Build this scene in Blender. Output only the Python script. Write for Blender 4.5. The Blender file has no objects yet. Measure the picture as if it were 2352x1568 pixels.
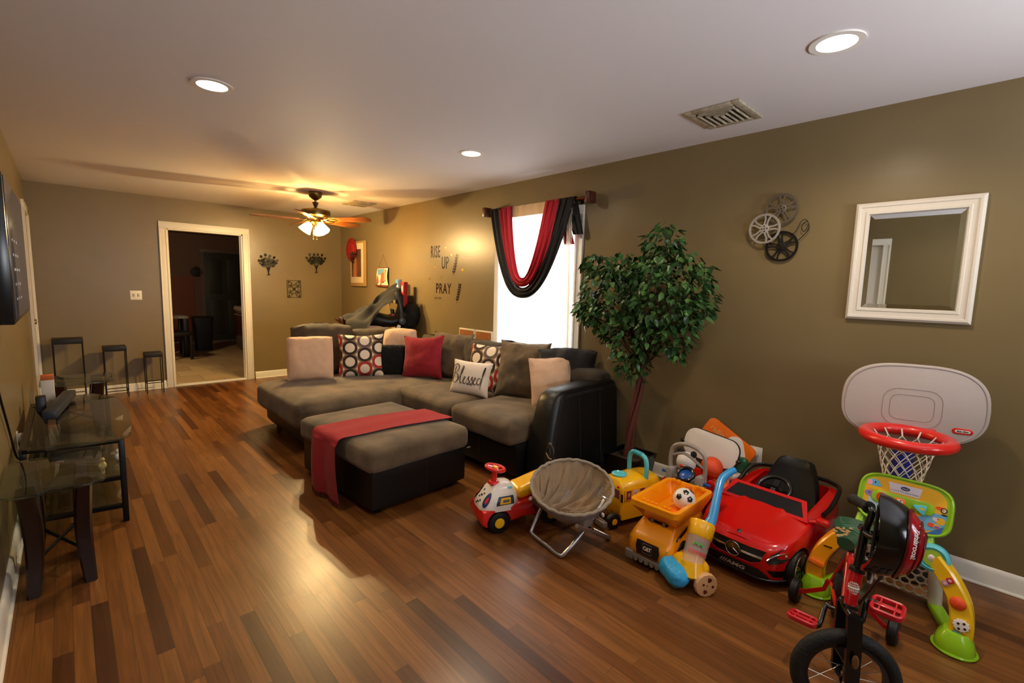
import bpy, bmesh, math, random
from mathutils import Matrix, Vector, Euler, noise
PI = math.pi
scene = bpy.context.scene
COL = scene.collection

# ------------------------------------------------------------ camera, world, exposure
def make_camera():
    yaw, pitch, roll = .7579, .1137, .0256
    F = Vector((math.sin(yaw)*math.cos(pitch), math.cos(yaw)*math.cos(pitch), -math.sin(pitch)))
    r0 = Vector((math.cos(yaw), -math.sin(yaw), 0)); u0 = r0.cross(F)
    R = r0*math.cos(roll)+u0*math.sin(roll); U = -r0*math.sin(roll)+u0*math.cos(roll)
    cd = bpy.data.cameras.new('camera'); cam = bpy.data.objects.new('camera', cd)
    COL.objects.link(cam)
    m = Matrix.Identity(4)
    for i in range(3):
        m[i][0] = R[i]; m[i][1] = U[i]; m[i][2] = -F[i]
    m[2][3] = 1.4183
    cam.matrix_world = m
    cd.sensor_width = 36; cd.lens = 1084.08*36/2352; cd.clip_start = .02
    scene.camera = cam
make_camera()
scene.view_settings.view_transform = 'Standard'
scene.view_settings.look = 'None'
scene.view_settings.gamma = 1
scene.view_settings.use_curve_mapping = False
scene.view_settings.exposure = 0.52
scene.cycles.use_denoising = True
scene.cycles.max_bounces = 8
scene.cycles.diffuse_bounces = 5
scene.cycles.glossy_bounces = 4
scene.cycles.transmission_bounces = 8
scene.cycles.transparent_max_bounces = 12
scene.cycles.sample_clamp_indirect = 6
scene.cycles.caustics_reflective = False
scene.cycles.caustics_refractive = False

world = bpy.data.worlds.new('overcast_sky'); scene.world = world
world.use_nodes = True
bg = world.node_tree.nodes['Background']
bg.inputs[0].default_value = (.80, .90, 1.0, 1); bg.inputs[1].default_value = 9.0

def lamp(name, kind, loc, energy, color, size=.1, rot=(0, 0, 0), **kw):
    l = bpy.data.lights.new(name, kind); l.energy = energy; l.color = color
    if kind == 'AREA': l.shape = kw.get('shape', 'DISK'); l.size = size
    if kind == 'AREA': l.spread = 2.3
    elif kind == 'SPOT': l.shadow_soft_size = size; l.spot_size = kw['spot']; l.spot_blend = kw.get('blend', .5)
    else: l.shadow_soft_size = size
    if kw.get('size_y'): l.shape = 'RECTANGLE'; l.size_y = kw['size_y']
    o = bpy.data.objects.new(name, l); COL.objects.link(o); o.location = loc; o.rotation_euler = rot
    return o
XR, XL, YB, YF, H = 3.267, -.266, 7.507, -1.6, 2.44
# recessed downlights (fourth one lies behind the camera side of the room)
CANS = [(.63, 3.02), (2.345, 2.99), (2.34, .60), (.63, .35)]
for i, (x, y) in enumerate(CANS):
    lamp('downlight_lamp', 'SPOT', (x, y, 2.425), [36, 40, 44, 16][i], (1, .83, .60), .05, spot=2.75, blend=.6)
# fill lamps added to brighten the ceiling, at two unseen windows behind the camera
for x in (.8, 2.25):
    lamp('daylight_fill', 'AREA', (x, YF-.03, 1.45), 20, (.93, .95, 1.0), .6, (PI/2+.75, 0, 0), size_y=.6)
# fill added to lift the dark kitchen, out of sight from the living room
lamp('kitchen_fill', 'POINT', (.15, 8.6, 2.1), 60, (1, .74, .46), .12)

# ------------------------------------------------------------ geometry helpers
def T(x, y, z): return Matrix.Translation((x, y, z))
def Rx(a): return Matrix.Rotation(a, 4, 'X')
def Ry(a): return Matrix.Rotation(a, 4, 'Y')
def Rz(a): return Matrix.Rotation(a, 4, 'Z')
def D(a): return math.radians(a)
def S(x, y, z): return Matrix.Diagonal((x, y, z, 1))
def new(): return bmesh.new()
def join(bm, t, M=None):
    if M is not None: t.transform(M)
    vm = [bm.verts.new(v.co) for v in t.verts]
    flip = M is not None and M.determinant() < 0
    for f in t.faces:
        vs = [vm[v.index] for v in f.verts]
        if flip: vs.reverse()
        try: bm.faces.new(vs)
        except ValueError: pass
    t.free(); return bm
def box(bm, c, s, bev=0, M=None, seg=2):
    t = bmesh.new(); bmesh.ops.create_cube(t, size=1)
    bmesh.ops.scale(t, vec=s, verts=t.verts)
    if bev > 0:
        bmesh.ops.bevel(t, geom=list(t.edges), offset=min(bev, min(s)*.49), segments=seg, affect='EDGES', profile=.5, clamp_overlap=True)
    bmesh.ops.translate(t, vec=c, verts=t.verts)
    t.verts.index_update()
    return join(bm, t, M)
def box2(bm, a, b, bev=0, M=None, seg=2):
    return box(bm, [(a[i]+b[i])/2 for i in range(3)], [abs(b[i]-a[i]) for i in range(3)], bev, M, seg)
def loft(bm, rings, cap=True, closed=True, M=None):
    t = bmesh.new(); R = [[t.verts.new(p) for p in r] for r in rings]
    n = len(rings[0])
    for a, b in zip(R, R[1:]):
        for i in range(n if closed else n-1):
            j = (i+1) % n
            try: t.faces.new((a[i], a[j], b[j], b[i]))
            except ValueError: pass
    if cap and closed:
        t.faces.new(list(reversed(R[0]))); t.faces.new(R[-1])
    bmesh.ops.recalc_face_normals(t, faces=t.faces)
    t.verts.index_update()
    return join(bm, t, M)
def cyl(bm, p0, p1, r0, r1=None, n=24, M=None, bev=0):
    r1 = r0 if r1 is None else r1
    p0, p1 = Vector(p0), Vector(p1); d = (p1-p0); L = d.length; q = d.to_track_quat('Z', 'Y').to_matrix().to_4x4()
    prof = [(r0, 0), (r1, L)]
    if bev: prof = [(r0-bev, 0), (r0-bev*.3, bev*.3), (r0, bev), (r1, L-bev), (r1-bev*.3, L-bev*.3), (r1-bev, L)]
    rings = [[Vector((r*math.cos(2*PI*k/n), r*math.sin(2*PI*k/n), z)) for k in range(n)] for r, z in prof]
    m = T(*p0) @ q
    return loft(bm, rings, M=(M @ m if M is not None else m))
def lathe(bm, prof, n=32, M=None, cap=True):
    rings = [[Vector((max(r, 1e-4)*math.cos(2*PI*k/n), max(r, 1e-4)*math.sin(2*PI*k/n), z)) for k in range(n)] for r, z in prof]
    return loft(bm, rings, cap=cap, M=M)
def smooth(pts, k=4, closed=False):
    P = [Vector(p) for p in pts]; n = len(P); out = []
    if n < 3: return P
    rng = range(n if closed else n-1)
    for i in rng:
        p1, p2 = P[i], P[(i+1) % n]
        p0 = P[i-1] if (closed or i > 0) else p1+(p1-p2)
        p3 = P[(i+2) % n] if (closed or i+2 < n) else p2+(p2-p1)
        for j in range(k):
            t = j/k
            out.append(.5*((2*p1)+(p2-p0)*t+(2*p0-5*p1+4*p2-p3)*t*t+(3*p1-p0-3*p2+p3)*t**3))
    if not closed: out.append(P[-1])
    return out
def tube(bm, pts, r, n=10, closed=False, k=0, M=None, flat=None, up=None):
    if k: pts = smooth(pts, k, closed)
    P = [Vector(p) for p in pts]; m = len(P)
    rr = r if isinstance(r, (list, tuple)) else None
    def rad(i):
        if rr is None: return r
        f = i/(m-1)*(len(rr)-1); a = int(f); b = min(a+1, len(rr)-1); return rr[a]+(rr[b]-rr[a])*(f-a)
    rings = []; nrm = None
    for i in range(m):
        a = P[i-1] if (i > 0 or closed) else P[i]; b = P[(i+1) % m] if (i < m-1 or closed) else P[i]
        d = (b-a).normalized() if (b-a).length > 1e-9 else Vector((0, 0, 1))
        if up is not None: nrm = Vector(up)-d*d.dot(Vector(up))
        elif nrm is None:
            h = Vector((0, 0, 1)) if abs(d.z) < .9 else Vector((1, 0, 0)); nrm = h-d*h.dot(d)
        else: nrm = nrm-d*nrm.dot(d)
        if nrm.length < 1e-6: nrm = d.orthogonal()
        nrm.normalize(); bi = d.cross(nrm)
        q = rad(i); fl = flat if flat else 1
        rings.append([P[i]+nrm*(q*fl*math.cos(2*PI*j/n))+bi*(q*math.sin(2*PI*j/n)) for j in range(n)])
    if closed: rings.append(rings[0][:])
    return loft(bm, rings, cap=not closed, M=M)
def ribbon(bm, pts, w, t, up=(0, 0, 1), M=None, k=0):   # rectangular section bar along a path
    if k: pts = smooth(pts, k)
    P = [Vector(p) for p in pts]; rings = []; up = Vector(up)
    for i, p in enumerate(P):
        d = (P[min(i+1, len(P)-1)]-P[max(i-1, 0)]).normalized()
        s = d.cross(up).normalized(); u = s.cross(d).normalized()
        ww = w[0]+(w[1]-w[0])*i/(len(P)-1) if isinstance(w, tuple) else w
        rings.append([p+s*ww/2+u*t/2, p-s*ww/2+u*t/2, p-s*ww/2-u*t/2, p+s*ww/2-u*t/2])
    return loft(bm, rings, M=M)
def prism(bm, out, z0, z1, bev=0, M=None, seg=2):
    t = bmesh.new(); a = [t.verts.new((x, y, z0)) for x, y in out]; b = [t.verts.new((x, y, z1)) for x, y in out]; n = len(out)
    f1 = t.faces.new(list(reversed(a))); f2 = t.faces.new(b)
    for i in range(n): t.faces.new((a[i], a[(i+1) % n], b[(i+1) % n], b[i]))
    bmesh.ops.recalc_face_normals(t, faces=t.faces)
    if bev > 0:
        es = list(set(list(f1.edges)+list(f2.edges)))
        bmesh.ops.bevel(t, geom=es, offset=bev, segments=seg, affect='EDGES', profile=.5, clamp_overlap=True)
    t.verts.index_update()
    return join(bm, t, M)
def ell(bm, c, r, M=None, nu=24, nv=14, e=1.0):
    if not isinstance(r, (tuple, list)): r = (r, r, r)
    def sp(x): return math.copysign(abs(x)**e, x)
    rings = []
    for i in range(nv+1):
        a = -PI/2+PI*i/nv; ca = max(math.cos(a), 1e-4)
        rings.append([Vector((c[0]+r[0]*sp(ca)*sp(math.cos(2*PI*k/nu)), c[1]+r[1]*sp(ca)*sp(math.sin(2*PI*k/nu)), c[2]+r[2]*sp(math.sin(a)))) for k in range(nu)])
    return loft(bm, rings, M=M)
def rrect(w, h, r, n=6, cx=0, cy=0):
    out = []
    for sx, sy, a0 in ((1, 1, 0), (-1, 1, 90), (-1, -1, 180), (1, -1, 270)):
        for i in range(n+1):
            a = D(a0+90*i/n); out.append((cx+sx*(w/2-r)+r*math.cos(a), cy+sy*(h/2-r)+r*math.sin(a)))
    return out
def circ(r, n=32, cx=0, cy=0, ry=None): return [(cx+r*math.cos(2*PI*i/n), cy+(ry or r)*math.sin(2*PI*i/n)) for i in range(n)]
def surf(bm, fn, nu, nv, M=None, thick=0, closeu=False):
    t = bmesh.new(); V = [[t.verts.new(fn(i/nu, j/nv)) for j in range(nv+1)] for i in range(nu+(0 if closeu else 1))]
    m = len(V)
    for i in range(nu if closeu else nu):
        for j in range(nv):
            a, b = V[i % m], V[(i+1) % m]
            t.faces.new((a[j], b[j], b[j+1], a[j+1]))
    if thick: bmesh.ops.solidify(t, geom=list(t.faces), thickness=thick)
    bmesh.ops.recalc_face_normals(t, faces=t.faces)
    t.verts.index_update()
    return join(bm, t, M)
def ring(bm, R, r, M=None, n=40, m=10, flat=1): # torus in XY plane
    rings = []
    for i in range(n+1):
        a = 2*PI*i/n
        rings.append([Vector(((R+r*math.cos(2*PI*j/m))*math.cos(a), (R+r*math.cos(2*PI*j/m))*math.sin(a), r*flat*math.sin(2*PI*j/m))) for j in range(m)])
    return loft(bm, rings, cap=False, M=M)
def annulus(bm, ro, ri, z0, z1, n=48, M=None):
    rings = [[Vector((r*math.cos(2*PI*k/n), r*math.sin(2*PI*k/n), z)) for k in range(n)] for r, z in ((ri, z0), (ro, z0), (ro, z1), (ri, z1), (ri, z0))]
    return loft(bm, rings, cap=False, M=M)

def obj(name, bm, m, parent=None, sm=38):
    bmesh.ops.remove_doubles(bm, verts=bm.verts, dist=1e-6)
    me = bpy.data.meshes.new(name)
    ca = math.cos(D(sm))
    for e in bm.edges:
        if len(e.link_faces) == 2:
            e.smooth = e.link_faces[0].normal.dot(e.link_faces[1].normal) > ca if (e.link_faces[0].normal.length and e.link_faces[1].normal.length) else True
    bm.normal_update()
    for e in bm.edges:
        if len(e.link_faces) == 2: e.smooth = e.link_faces[0].normal.dot(e.link_faces[1].normal) > ca
    for f in bm.faces: f.smooth = True
    bm.to_mesh(me); bm.free()
    me.materials.append(m)
    o = bpy.data.objects.new(name, me); COL.objects.link(o)
    if parent is not None: o.parent = parent
    return o
def tag(o, label, cat, group=None):
    o['label'] = label; o['category'] = cat
    if group: o['group'] = group
    return o
def thing(name, label, cat, loc=(0, 0, 0), rz=0, group=None, rot=None):
    o = bpy.data.objects.new(name, None); o.empty_display_size = .05; COL.objects.link(o)
    o.location = loc; o.rotation_euler = rot if rot else (0, 0, rz)
    return tag(o, label, cat, group)
def struct(name, bm, m, parent=None, sm=38):
    o = obj(name, bm, m, parent, sm)
    if parent is None: o['kind'] = 'structure'
    return o
def dup(root, loc, rot, label=None, group=None):
    r = root.copy(); COL.objects.link(r); r.location = loc; r.rotation_euler = rot if isinstance(rot, (tuple, Euler)) else (0, 0, rot)
    if label: r['label'] = label
    if group: r['group'] = group
    for ch in list(root.children):
        c = ch.copy(); COL.objects.link(c); c.parent = r
        for g in list(ch.children):
            d = g.copy(); COL.objects.link(d); d.parent = c
    return r
def text(name, body, size, M, m, parent=None, ext=.0006, sx=1, shear=0, bold=0, align='CENTER', space=1):
    cu = bpy.data.curves.new(name, 'FONT'); cu.body = body; cu.size = size; cu.extrude = ext; cu.shear = shear
    cu.align_x = align; cu.align_y = 'CENTER'; cu.offset = bold; cu.space_character = space; cu.resolution_u = 3
    o = bpy.data.objects.new(name, cu); COL.objects.link(o)
    bpy.context.view_layer.update()
    me = bpy.data.meshes.new_from_object(o.evaluated_get(bpy.context.evaluated_depsgraph_get()))
    bpy.data.objects.remove(o); bpy.data.curves.remove(cu)
    me.transform(M @ S(sx, 1, 1)); me.materials.clear(); me.materials.append(m); me.name = name
    o = bpy.data.objects.new(name, me); COL.objects.link(o)
    if parent is not None: o.parent = parent
    return o

# ------------------------------------------------------------ materials
def srgb(h):
    c = [int(h[i:i+2], 16)/255 for i in (0, 2, 4)]
    return tuple(x/12.92 if x <= .04045 else ((x+.055)/1.055)**2.4 for x in c)
_m = {}
def mat(name, col, rough=.5, metal=0, bump=0, bscale=60, var=0, vscale=8, coat=0, sheen=0, trans=0, alpha=1, emit=0, ior=1.45, stretch=None, spec=.5):
    if name in _m: return _m[name]
    if isinstance(col, str): col = srgb(col)
    m = bpy.data.materials.new(name); m.use_nodes = True; nt = m.node_tree; b = nt.nodes['Principled BSDF']
    b.inputs['Base Color'].default_value = (*col, 1); b.inputs['Roughness'].default_value = rough
    b.inputs['Metallic'].default_value = metal; b.inputs['Coat Weight'].default_value = coat; b.inputs['Coat Roughness'].default_value = .08
    b.inputs['Sheen Weight'].default_value = sheen; b.inputs['Transmission Weight'].default_value = trans
    b.inputs['Alpha'].default_value = alpha; b.inputs['IOR'].default_value = ior; b.inputs['Specular IOR Level'].default_value = spec
    if emit: b.inputs['Emission Color'].default_value = (*col, 1); b.inputs['Emission Strength'].default_value = emit
    if bump or var:
        tc = nt.nodes.new('ShaderNodeTexCoord'); src = tc.outputs['Object']
        if stretch:
            mp = nt.nodes.new('ShaderNodeMapping'); mp.inputs['Scale'].default_value = stretch
            nt.links.new(src, mp.inputs[0]); src = mp.outputs[0]
    if var:
        n = nt.nodes.new('ShaderNodeTexNoise'); n.inputs['Scale'].default_value = vscale; n.inputs['Detail'].default_value = 4
        nt.links.new(src, n.inputs['Vector'])
        r = nt.nodes.new('ShaderNodeMapRange'); r.inputs[1].default_value = .3; r.inputs[2].default_value = .7
        r.inputs[3].default_value = 1-var; r.inputs[4].default_value = 1+var
        nt.links.new(n.outputs[0], r.inputs[0])
        mx = nt.nodes.new('ShaderNodeVectorMath'); mx.operation = 'SCALE'; mx.inputs[0].default_value = col
        nt.links.new(r.outputs[0], mx.inputs['Scale']); nt.links.new(mx.outputs[0], b.inputs['Base Color'])
    if bump:
        n = nt.nodes.new('ShaderNodeTexNoise'); n.inputs['Scale'].default_value = bscale; n.inputs['Detail'].default_value = 3
        nt.links.new(src, n.inputs['Vector'])
        bp = nt.nodes.new('ShaderNodeBump'); bp.inputs['Strength'].default_value = bump; bp.inputs['Distance'].default_value = .004
        nt.links.new(n.outputs[0], bp.inputs['Height']); nt.links.new(bp.outputs[0], b.inputs['Normal'])
    _m[name] = m
    return m
def math_node(nt, op, a, b=None, c=None):
    n = nt.nodes.new('ShaderNodeMath'); n.operation = op
    for i, v in enumerate((a, b, c)):
        if v is None: continue
        if isinstance(v, (int, float)): n.inputs[i].default_value = v
        else: nt.links.new(v, n.inputs[i])
    return n.outputs[0]
def ramp(nt, fac, stops, const=False):
    n = nt.nodes.new('ShaderNodeValToRGB'); n.color_ramp.interpolation = 'CONSTANT' if const else 'LINEAR'
    while len(n.color_ramp.elements) < len(stops): n.color_ramp.elements.new(.5)
    for e, (p, c) in zip(n.color_ramp.elements, stops):
        e.position = p; e.color = (*(srgb(c) if isinstance(c, str) else c), 1)
    nt.links.new(fac, n.inputs[0]); return n.outputs[0]
# ------------------------------------------------------------ room surfaces
def wall_mat(name, col, rough=.42, bump=.25):
    m = mat(name, col, rough, bump=bump, bscale=14, var=.05, vscale=2.2)
    return m
WALL = wall_mat('olive_brown_wall_paint', '786746', .34)
CEIL = mat('white_ceiling_paint', 'dcd7d8', .7, bump=.12, bscale=9)
TRIM = mat('white_trim_paint', 'dcd6ca', .4, bump=.08, bscale=30)
def floor_mat():
    m = bpy.data.materials.new('oak_strip_floor'); m.use_nodes = True; nt = m.node_tree; b = nt.nodes['Principled BSDF']; L = nt.links.new
    tc = nt.nodes.new('ShaderNodeTexCoord'); sp = nt.nodes.new('ShaderNodeSeparateXYZ'); L(tc.outputs['Object'], sp.inputs[0])
    W, LEN = .0572, .95
    u = math_node(nt, 'DIVIDE', sp.outputs[0], W); row = math_node(nt, 'FLOOR', u)
    w1 = nt.nodes.new('ShaderNodeTexWhiteNoise'); w1.noise_dimensions = '1D'; L(row, w1.inputs['W'])
    v = math_node(nt, 'ADD', math_node(nt, 'DIVIDE', sp.outputs[1], LEN), math_node(nt, 'MULTIPLY', w1.outputs[0], 7.3))
    col = math_node(nt, 'FLOOR', v)
    cb = nt.nodes.new('ShaderNodeCombineXYZ'); L(row, cb.inputs[0]); L(col, cb.inputs[1])
    w2 = nt.nodes.new('ShaderNodeTexWhiteNoise'); w2.noise_dimensions = '2D'; L(cb.outputs[0], w2.inputs['Vector'])
    base = ramp(nt, w2.outputs[0], [(0, '4c2a12'), (.16, '663b18'), (.45, '7a4a20'), (.75, '895728'), (1, '693e1a')])
    # grain: noise stretched along the boards, shifted per board
    off = nt.nodes.new('ShaderNodeVectorMath'); off.operation = 'ADD'; L(tc.outputs['Object'], off.inputs[0]); L(w2.outputs[1], off.inputs[1])
    mp = nt.nodes.new('ShaderNodeMapping'); mp.inputs['Scale'].default_value = (46, 2.2, 1); L(off.outputs[0], mp.inputs[0])
    gn = nt.nodes.new('ShaderNodeTexNoise'); gn.inputs['Scale'].default_value = 1; gn.inputs['Detail'].default_value = 6; gn.inputs['Distortion'].default_value = 1.2
    L(mp.outputs[0], gn.inputs['Vector'])
    g = nt.nodes.new('ShaderNodeMapRange'); g.inputs[1].default_value = .3; g.inputs[2].default_value = .72; g.inputs[3].default_value = .62; g.inputs[4].default_value = 1.14
    L(gn.outputs[0], g.inputs[0])
    big = nt.nodes.new('ShaderNodeTexNoise'); big.inputs['Scale'].default_value = 1.3; big.inputs['Detail'].default_value = 3; L(tc.outputs['Object'], big.inputs['Vector'])
    bgm = nt.nodes.new('ShaderNodeMapRange'); bgm.inputs[1].default_value = .3; bgm.inputs[2].default_value = .7; bgm.inputs[3].default_value = .88; bgm.inputs[4].default_value = 1.1
    L(big.outputs[0], bgm.inputs[0])
    fu = math_node(nt, 'FRACT', u); fv = math_node(nt, 'FRACT', v)
    eu = math_node(nt, 'LESS_THAN', math_node(nt, 'MINIMUM', fu, math_node(nt, 'SUBTRACT', 1, fu)), .022)
    ev = math_node(nt, 'LESS_THAN', math_node(nt, 'MINIMUM', fv, math_node(nt, 'SUBTRACT', 1, fv)), .0012)
    seam = math_node(nt, 'MAXIMUM', eu, ev)
    k = math_node(nt, 'MULTIPLY', math_node(nt, 'MULTIPLY', g.outputs[0], bgm.outputs[0]), math_node(nt, 'SUBTRACT', 1, math_node(nt, 'MULTIPLY', seam, .45)))
    sc = nt.nodes.new('ShaderNodeVectorMath'); sc.operation = 'SCALE'; L(base, sc.inputs[0]); L(k, sc.inputs['Scale'])
    L(sc.outputs[0], b.inputs['Base Color'])
    rr = nt.nodes.new('ShaderNodeMapRange'); rr.inputs[1].default_value = .3; rr.inputs[2].default_value = .7; rr.inputs[3].default_value = .27; rr.inputs[4].default_value = .40
    L(big.outputs[0], rr.inputs[0]); L(rr.outputs[0], b.inputs['Roughness'])
    bp = nt.nodes.new('ShaderNodeBump'); bp.inputs['Strength'].default_value = .3; bp.inputs['Distance'].default_value = .002
    hh = math_node(nt, 'SUBTRACT', math_node(nt, 'MULTIPLY', gn.outputs[0], .35), seam); L(hh, bp.inputs['Height']); L(bp.outputs[0], b.inputs['Normal'])
    return m
FLOOR = floor_mat()
def tile_mat():
    m = bpy.data.materials.new('beige_kitchen_tile'); m.use_nodes = True; nt = m.node_tree; b = nt.nodes['Principled BSDF']; L = nt.links.new
    tc = nt.nodes.new('ShaderNodeTexCoord'); br = nt.nodes.new('ShaderNodeTexBrick'); L(tc.outputs['Object'], br.inputs['Vector'])
    br.offset = .5; br.inputs['Scale'].default_value = 1; br.inputs['Brick Width'].default_value = .46; br.inputs['Row Height'].default_value = .46; br.inputs['Mortar Size'].default_value = .006
    br.inputs['Color1'].default_value = (*srgb('c8ac7c'), 1); br.inputs['Color2'].default_value = (*srgb('b4966a'), 1); br.inputs['Mortar'].default_value = (*srgb('8f7d63'), 1)
    L(br.outputs[0], b.inputs['Base Color']); b.inputs['Roughness'].default_value = .3
    return m
TILE = tile_mat()

WT = .12
struct('floor', box2(new(), (XL, YF, -.1), (XR, YB, 0)), FLOOR)
struct('ceiling', box2(new(), (XL-WT, YF-WT, H), (XR+WT, YB, H+.1)), CEIL)
# right wall with the window opening
WY0, WY1, WZ0, WZ1 = 2.66, 3.60, .60, 2.06
b = new()
box2(b, (XR, YF-WT, 0), (XR+WT, WY0, H)); box2(b, (XR, WY1, 0), (XR+WT, YB+WT, H))
box2(b, (XR, WY0, 0), (XR+WT, WY1, WZ0)); box2(b, (XR, WY0, WZ1), (XR+WT, WY1, H))
struct('wall_right', b, WALL)
# back wall with the cased opening to the kitchen
DX0, DX1, DZ = .987, 1.850, 2.055
b = new()
box2(b, (XL, YB, 0), (DX0, YB+WT, H)); box2(b, (DX1, YB, 0), (XR, YB+WT, H)); box2(b, (DX0, YB, DZ), (DX1, YB+WT, H))
struct('wall_back', b, WALL)
# left wall with two door openings
b = new()
LO = [(1.08, 1.86, 2.0), (6.72, 7.42, 2.06)]
ys = [YF-WT, 1.08, 1.86, 6.72, 7.42, YB]
for a, c in ((ys[0], ys[1]), (ys[2], ys[3]), (ys[4], ys[5])): box2(b, (XL-WT, a, 0), (XL, c, H))
for a, c, z in LO: box2(b, (XL-WT, a, z), (XL, c, H))
struct('wall_left', b, WALL)
b = new()   # front wall behind the camera, two unseen windows added to let in fill light
wx = [(.5, 1.1), (1.95, 2.55)]
box2(b, (XL, YF-WT, 0), (XR, YF, 1.15)); box2(b, (XL, YF-WT, 1.75), (XR, YF, H))
for a, c in ((XL, .5), (1.1, 1.95), (2.55, XR)): box2(b, (a, YF-WT, 1.15), (c, YF, 1.75))
struct('wall_front', b, WALL)
def baseboard(b, p, q, n):
    # p,q ends on the wall plane; n inward normal
    p, q, n = Vector(p), Vector(q), Vector(n)
    prof = [(0, 0), (.016, 0), (.014, .078), (.009, .094), (.004, .1), (0, .1)]
    rings = [[e+n*a+Vector((0, 0, z)) for a, z in prof] for e in (p, q)]
    loft(b, rings)
    tube(b, [p+n*.018+Vector((0, 0, .004)), q+n*.018+Vector((0, 0, .004))], .009, 8)
b = new(); baseboard(b, (XR, YF, 0), (XR, YB, 0), (-1, 0, 0)); struct('baseboard_right', b, TRIM)
b = new(); baseboard(b, (XL, YB, 0), (DX0-.085, YB, 0), (0, -1, 0)); baseboard(b, (DX1+.105, YB, 0), (XR, YB, 0), (0, -1, 0)); struct('baseboard_back', b, TRIM)
b = new()
for a, c in ((YF, 1.0), (1.94, 6.63)): baseboard(b, (XL, a, 0), (XL, c, 0), (1, 0, 0))
struct('baseboard_left', b, TRIM)
def casing(b, M, w, h, cw, t=.018):
    # flat casing with inner and outer bead around an opening (w x h) standing on the floor, in local XZ, front at -Y
    def bar(x0, x1, z0, z1, ax):
        box2(b, (x0, -t, z0), (x1, 0, z1), .003, M)
        if ax == 'v':
            box2(b, (x0, -t-.008, z0), (x0+.016, -t+.002, z1), .003, M); box2(b, (x1-.016, -t-.006, z0), (x1, -t+.002, z1), .003, M)
        else:
            box2(b, (x0, -t-.008, z0), (x1, -t+.002, z0+.016), .003, M); box2(b, (x0, -t-.006, z1-.016), (x1, -t+.002, z1), .003, M)
    bar(-cw, 0, 0, h, 'v'); bar(w, w+cw, 0, h, 'v'); bar(-cw, w+cw, h, h+cw, 'h')
b = new(); casing(b, T(DX0, YB, 0), DX1-DX0, DZ, .085)
for x0, x1 in ((DX0, DX0+.014), (DX1-.014, DX1)): box2(b, (x0, YB-.002, 0), (x1, YB+WT+.002, DZ))
box2(b, (DX0, YB-.002, DZ-.014), (DX1, YB+WT+.002, DZ))
box2(b, (DX0+.014, YB-.01, 0), (DX1-.014, YB+WT, .012), .003)
struct('trim_1', b, TRIM)
b = new(); casing(b, T(XL, LO[1][0], 0) @ Rz(PI/2), .70, 2.06, .085); struct('trim_2', b, TRIM)
b = new(); casing(b, T(XL, 1.08, 0) @ Rz(PI/2), .78, 2.0, .07); struct('trim_3', b, TRIM)
DOORM = mat('white_door_paint', 'dedbd4', .35)
for nm, y0, y1, z in (('door_1', 6.73, 7.41, 2.051), ('door_2', 1.09, 1.85, 1.99)):
    b = new(); box2(b, (XL-.065, y0-.0095, .0), (XL-.025, y1+.0095, z+.009), .003)
    for za, zb in ((.18, .85), (1.0, z-.15)):
        for ya, yb in ((y0+.1, (y0+y1)/2-.04), ((y0+y1)/2+.04, y1-.1)):
            box2(b, (XL-.027, ya, za), (XL-.019, yb, zb), .006)
    d = struct(nm, b, DOORM)
    k = new(); lathe(k, [(.012, 0), (.012, .03), (.028, .045), (.026, .06), (.0, .065)], 16, T(XL-.025, y0+.07, .95) @ Ry(PI/2)); obj('knob', k, mat('brass_knob', 'b08a4a', .3, 1), d)

# ------------------------------------------------------------ window, right wall
b = new()
casing(b, T(XR, WY1, .60) @ Rz(-PI/2), WY1-WY0, WZ1-.60, .075)
box2(b, (XR-.03, WY0-.1, .57), (XR+.05, WY1+.1, .60), .006); box2(b, (XR-.012, WY0-.08, .49), (XR, WY1+.08, .57), .003)
for y0, y1 in ((WY0, WY0+.03), (WY1-.03, WY1)): box2(b, (XR, y0, WZ0), (XR+WT, y1, WZ1))
box2(b, (XR, WY0, WZ1-.03), (XR+WT, WY1, WZ1)); box2(b, (XR, WY0, WZ0), (XR+WT, WY1, WZ0+.03))
box2(b, (XR+.06, WY0, 1.40), (XR+.10, WY1, 1.44))
for y0, y1 in ((WY0+.03, WY0+.065), (WY1-.065, WY1-.03)): box2(b, (XR+.05, y0, WZ0), (XR+.10, y1, WZ1))
w1 = struct('window_1', b, TRIM)
def thin_glass(name, tint, k):
    m = bpy.data.materials.new(name); m.use_nodes = True; nt = m.node_tree; L = nt.links.new
    for n in list(nt.nodes): nt.nodes.remove(n)
    o = nt.nodes.new('ShaderNodeOutputMaterial'); tr = nt.nodes.new('ShaderNodeBsdfTransparent'); gl = nt.nodes.new('ShaderNodeBsdfGlossy'); tr.inputs[0].default_value = (*tint, 1)
    gl.inputs['Roughness'].default_value = .03; lw = nt.nodes.new('ShaderNodeLayerWeight'); lw.inputs[0].default_value = .5
    a = nt.nodes.new('ShaderNodeMixShader'); L(math_node(nt, 'MULTIPLY_ADD', math_node(nt, 'POWER', lw.outputs[1], k), .75, .035), a.inputs[0]); L(tr.outputs[0], a.inputs[1]); L(gl.outputs[0], a.inputs[2]); L(a.outputs[0], o.inputs[0]); return m
GLASS = thin_glass('window_glass', (.97, .97, .97), 5)
obj('window_pane', box2(new(), (XR+.078, WY0+.03, WZ0+.03), (XR+.082, WY1-.03, WZ1-.03)), GLASS, w1)
for i, (a, c) in enumerate(wx):
    b = new()
    for y in (YF-.09, ): 
        box2(b, (a, y, 1.15), (a+.05, y+.05, 1.75)); box2(b, (c-.05, y, 1.15), (c, y+.05, 1.75)); box2(b, (a, y, 1.15), (c, y+.05, 1.2)); box2(b, (a, y, 1.7), (c, y+.05, 1.75))
    struct('window_%d' % (i+2), b, TRIM)  # frame of an unseen window, added along with the fill lamps

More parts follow.
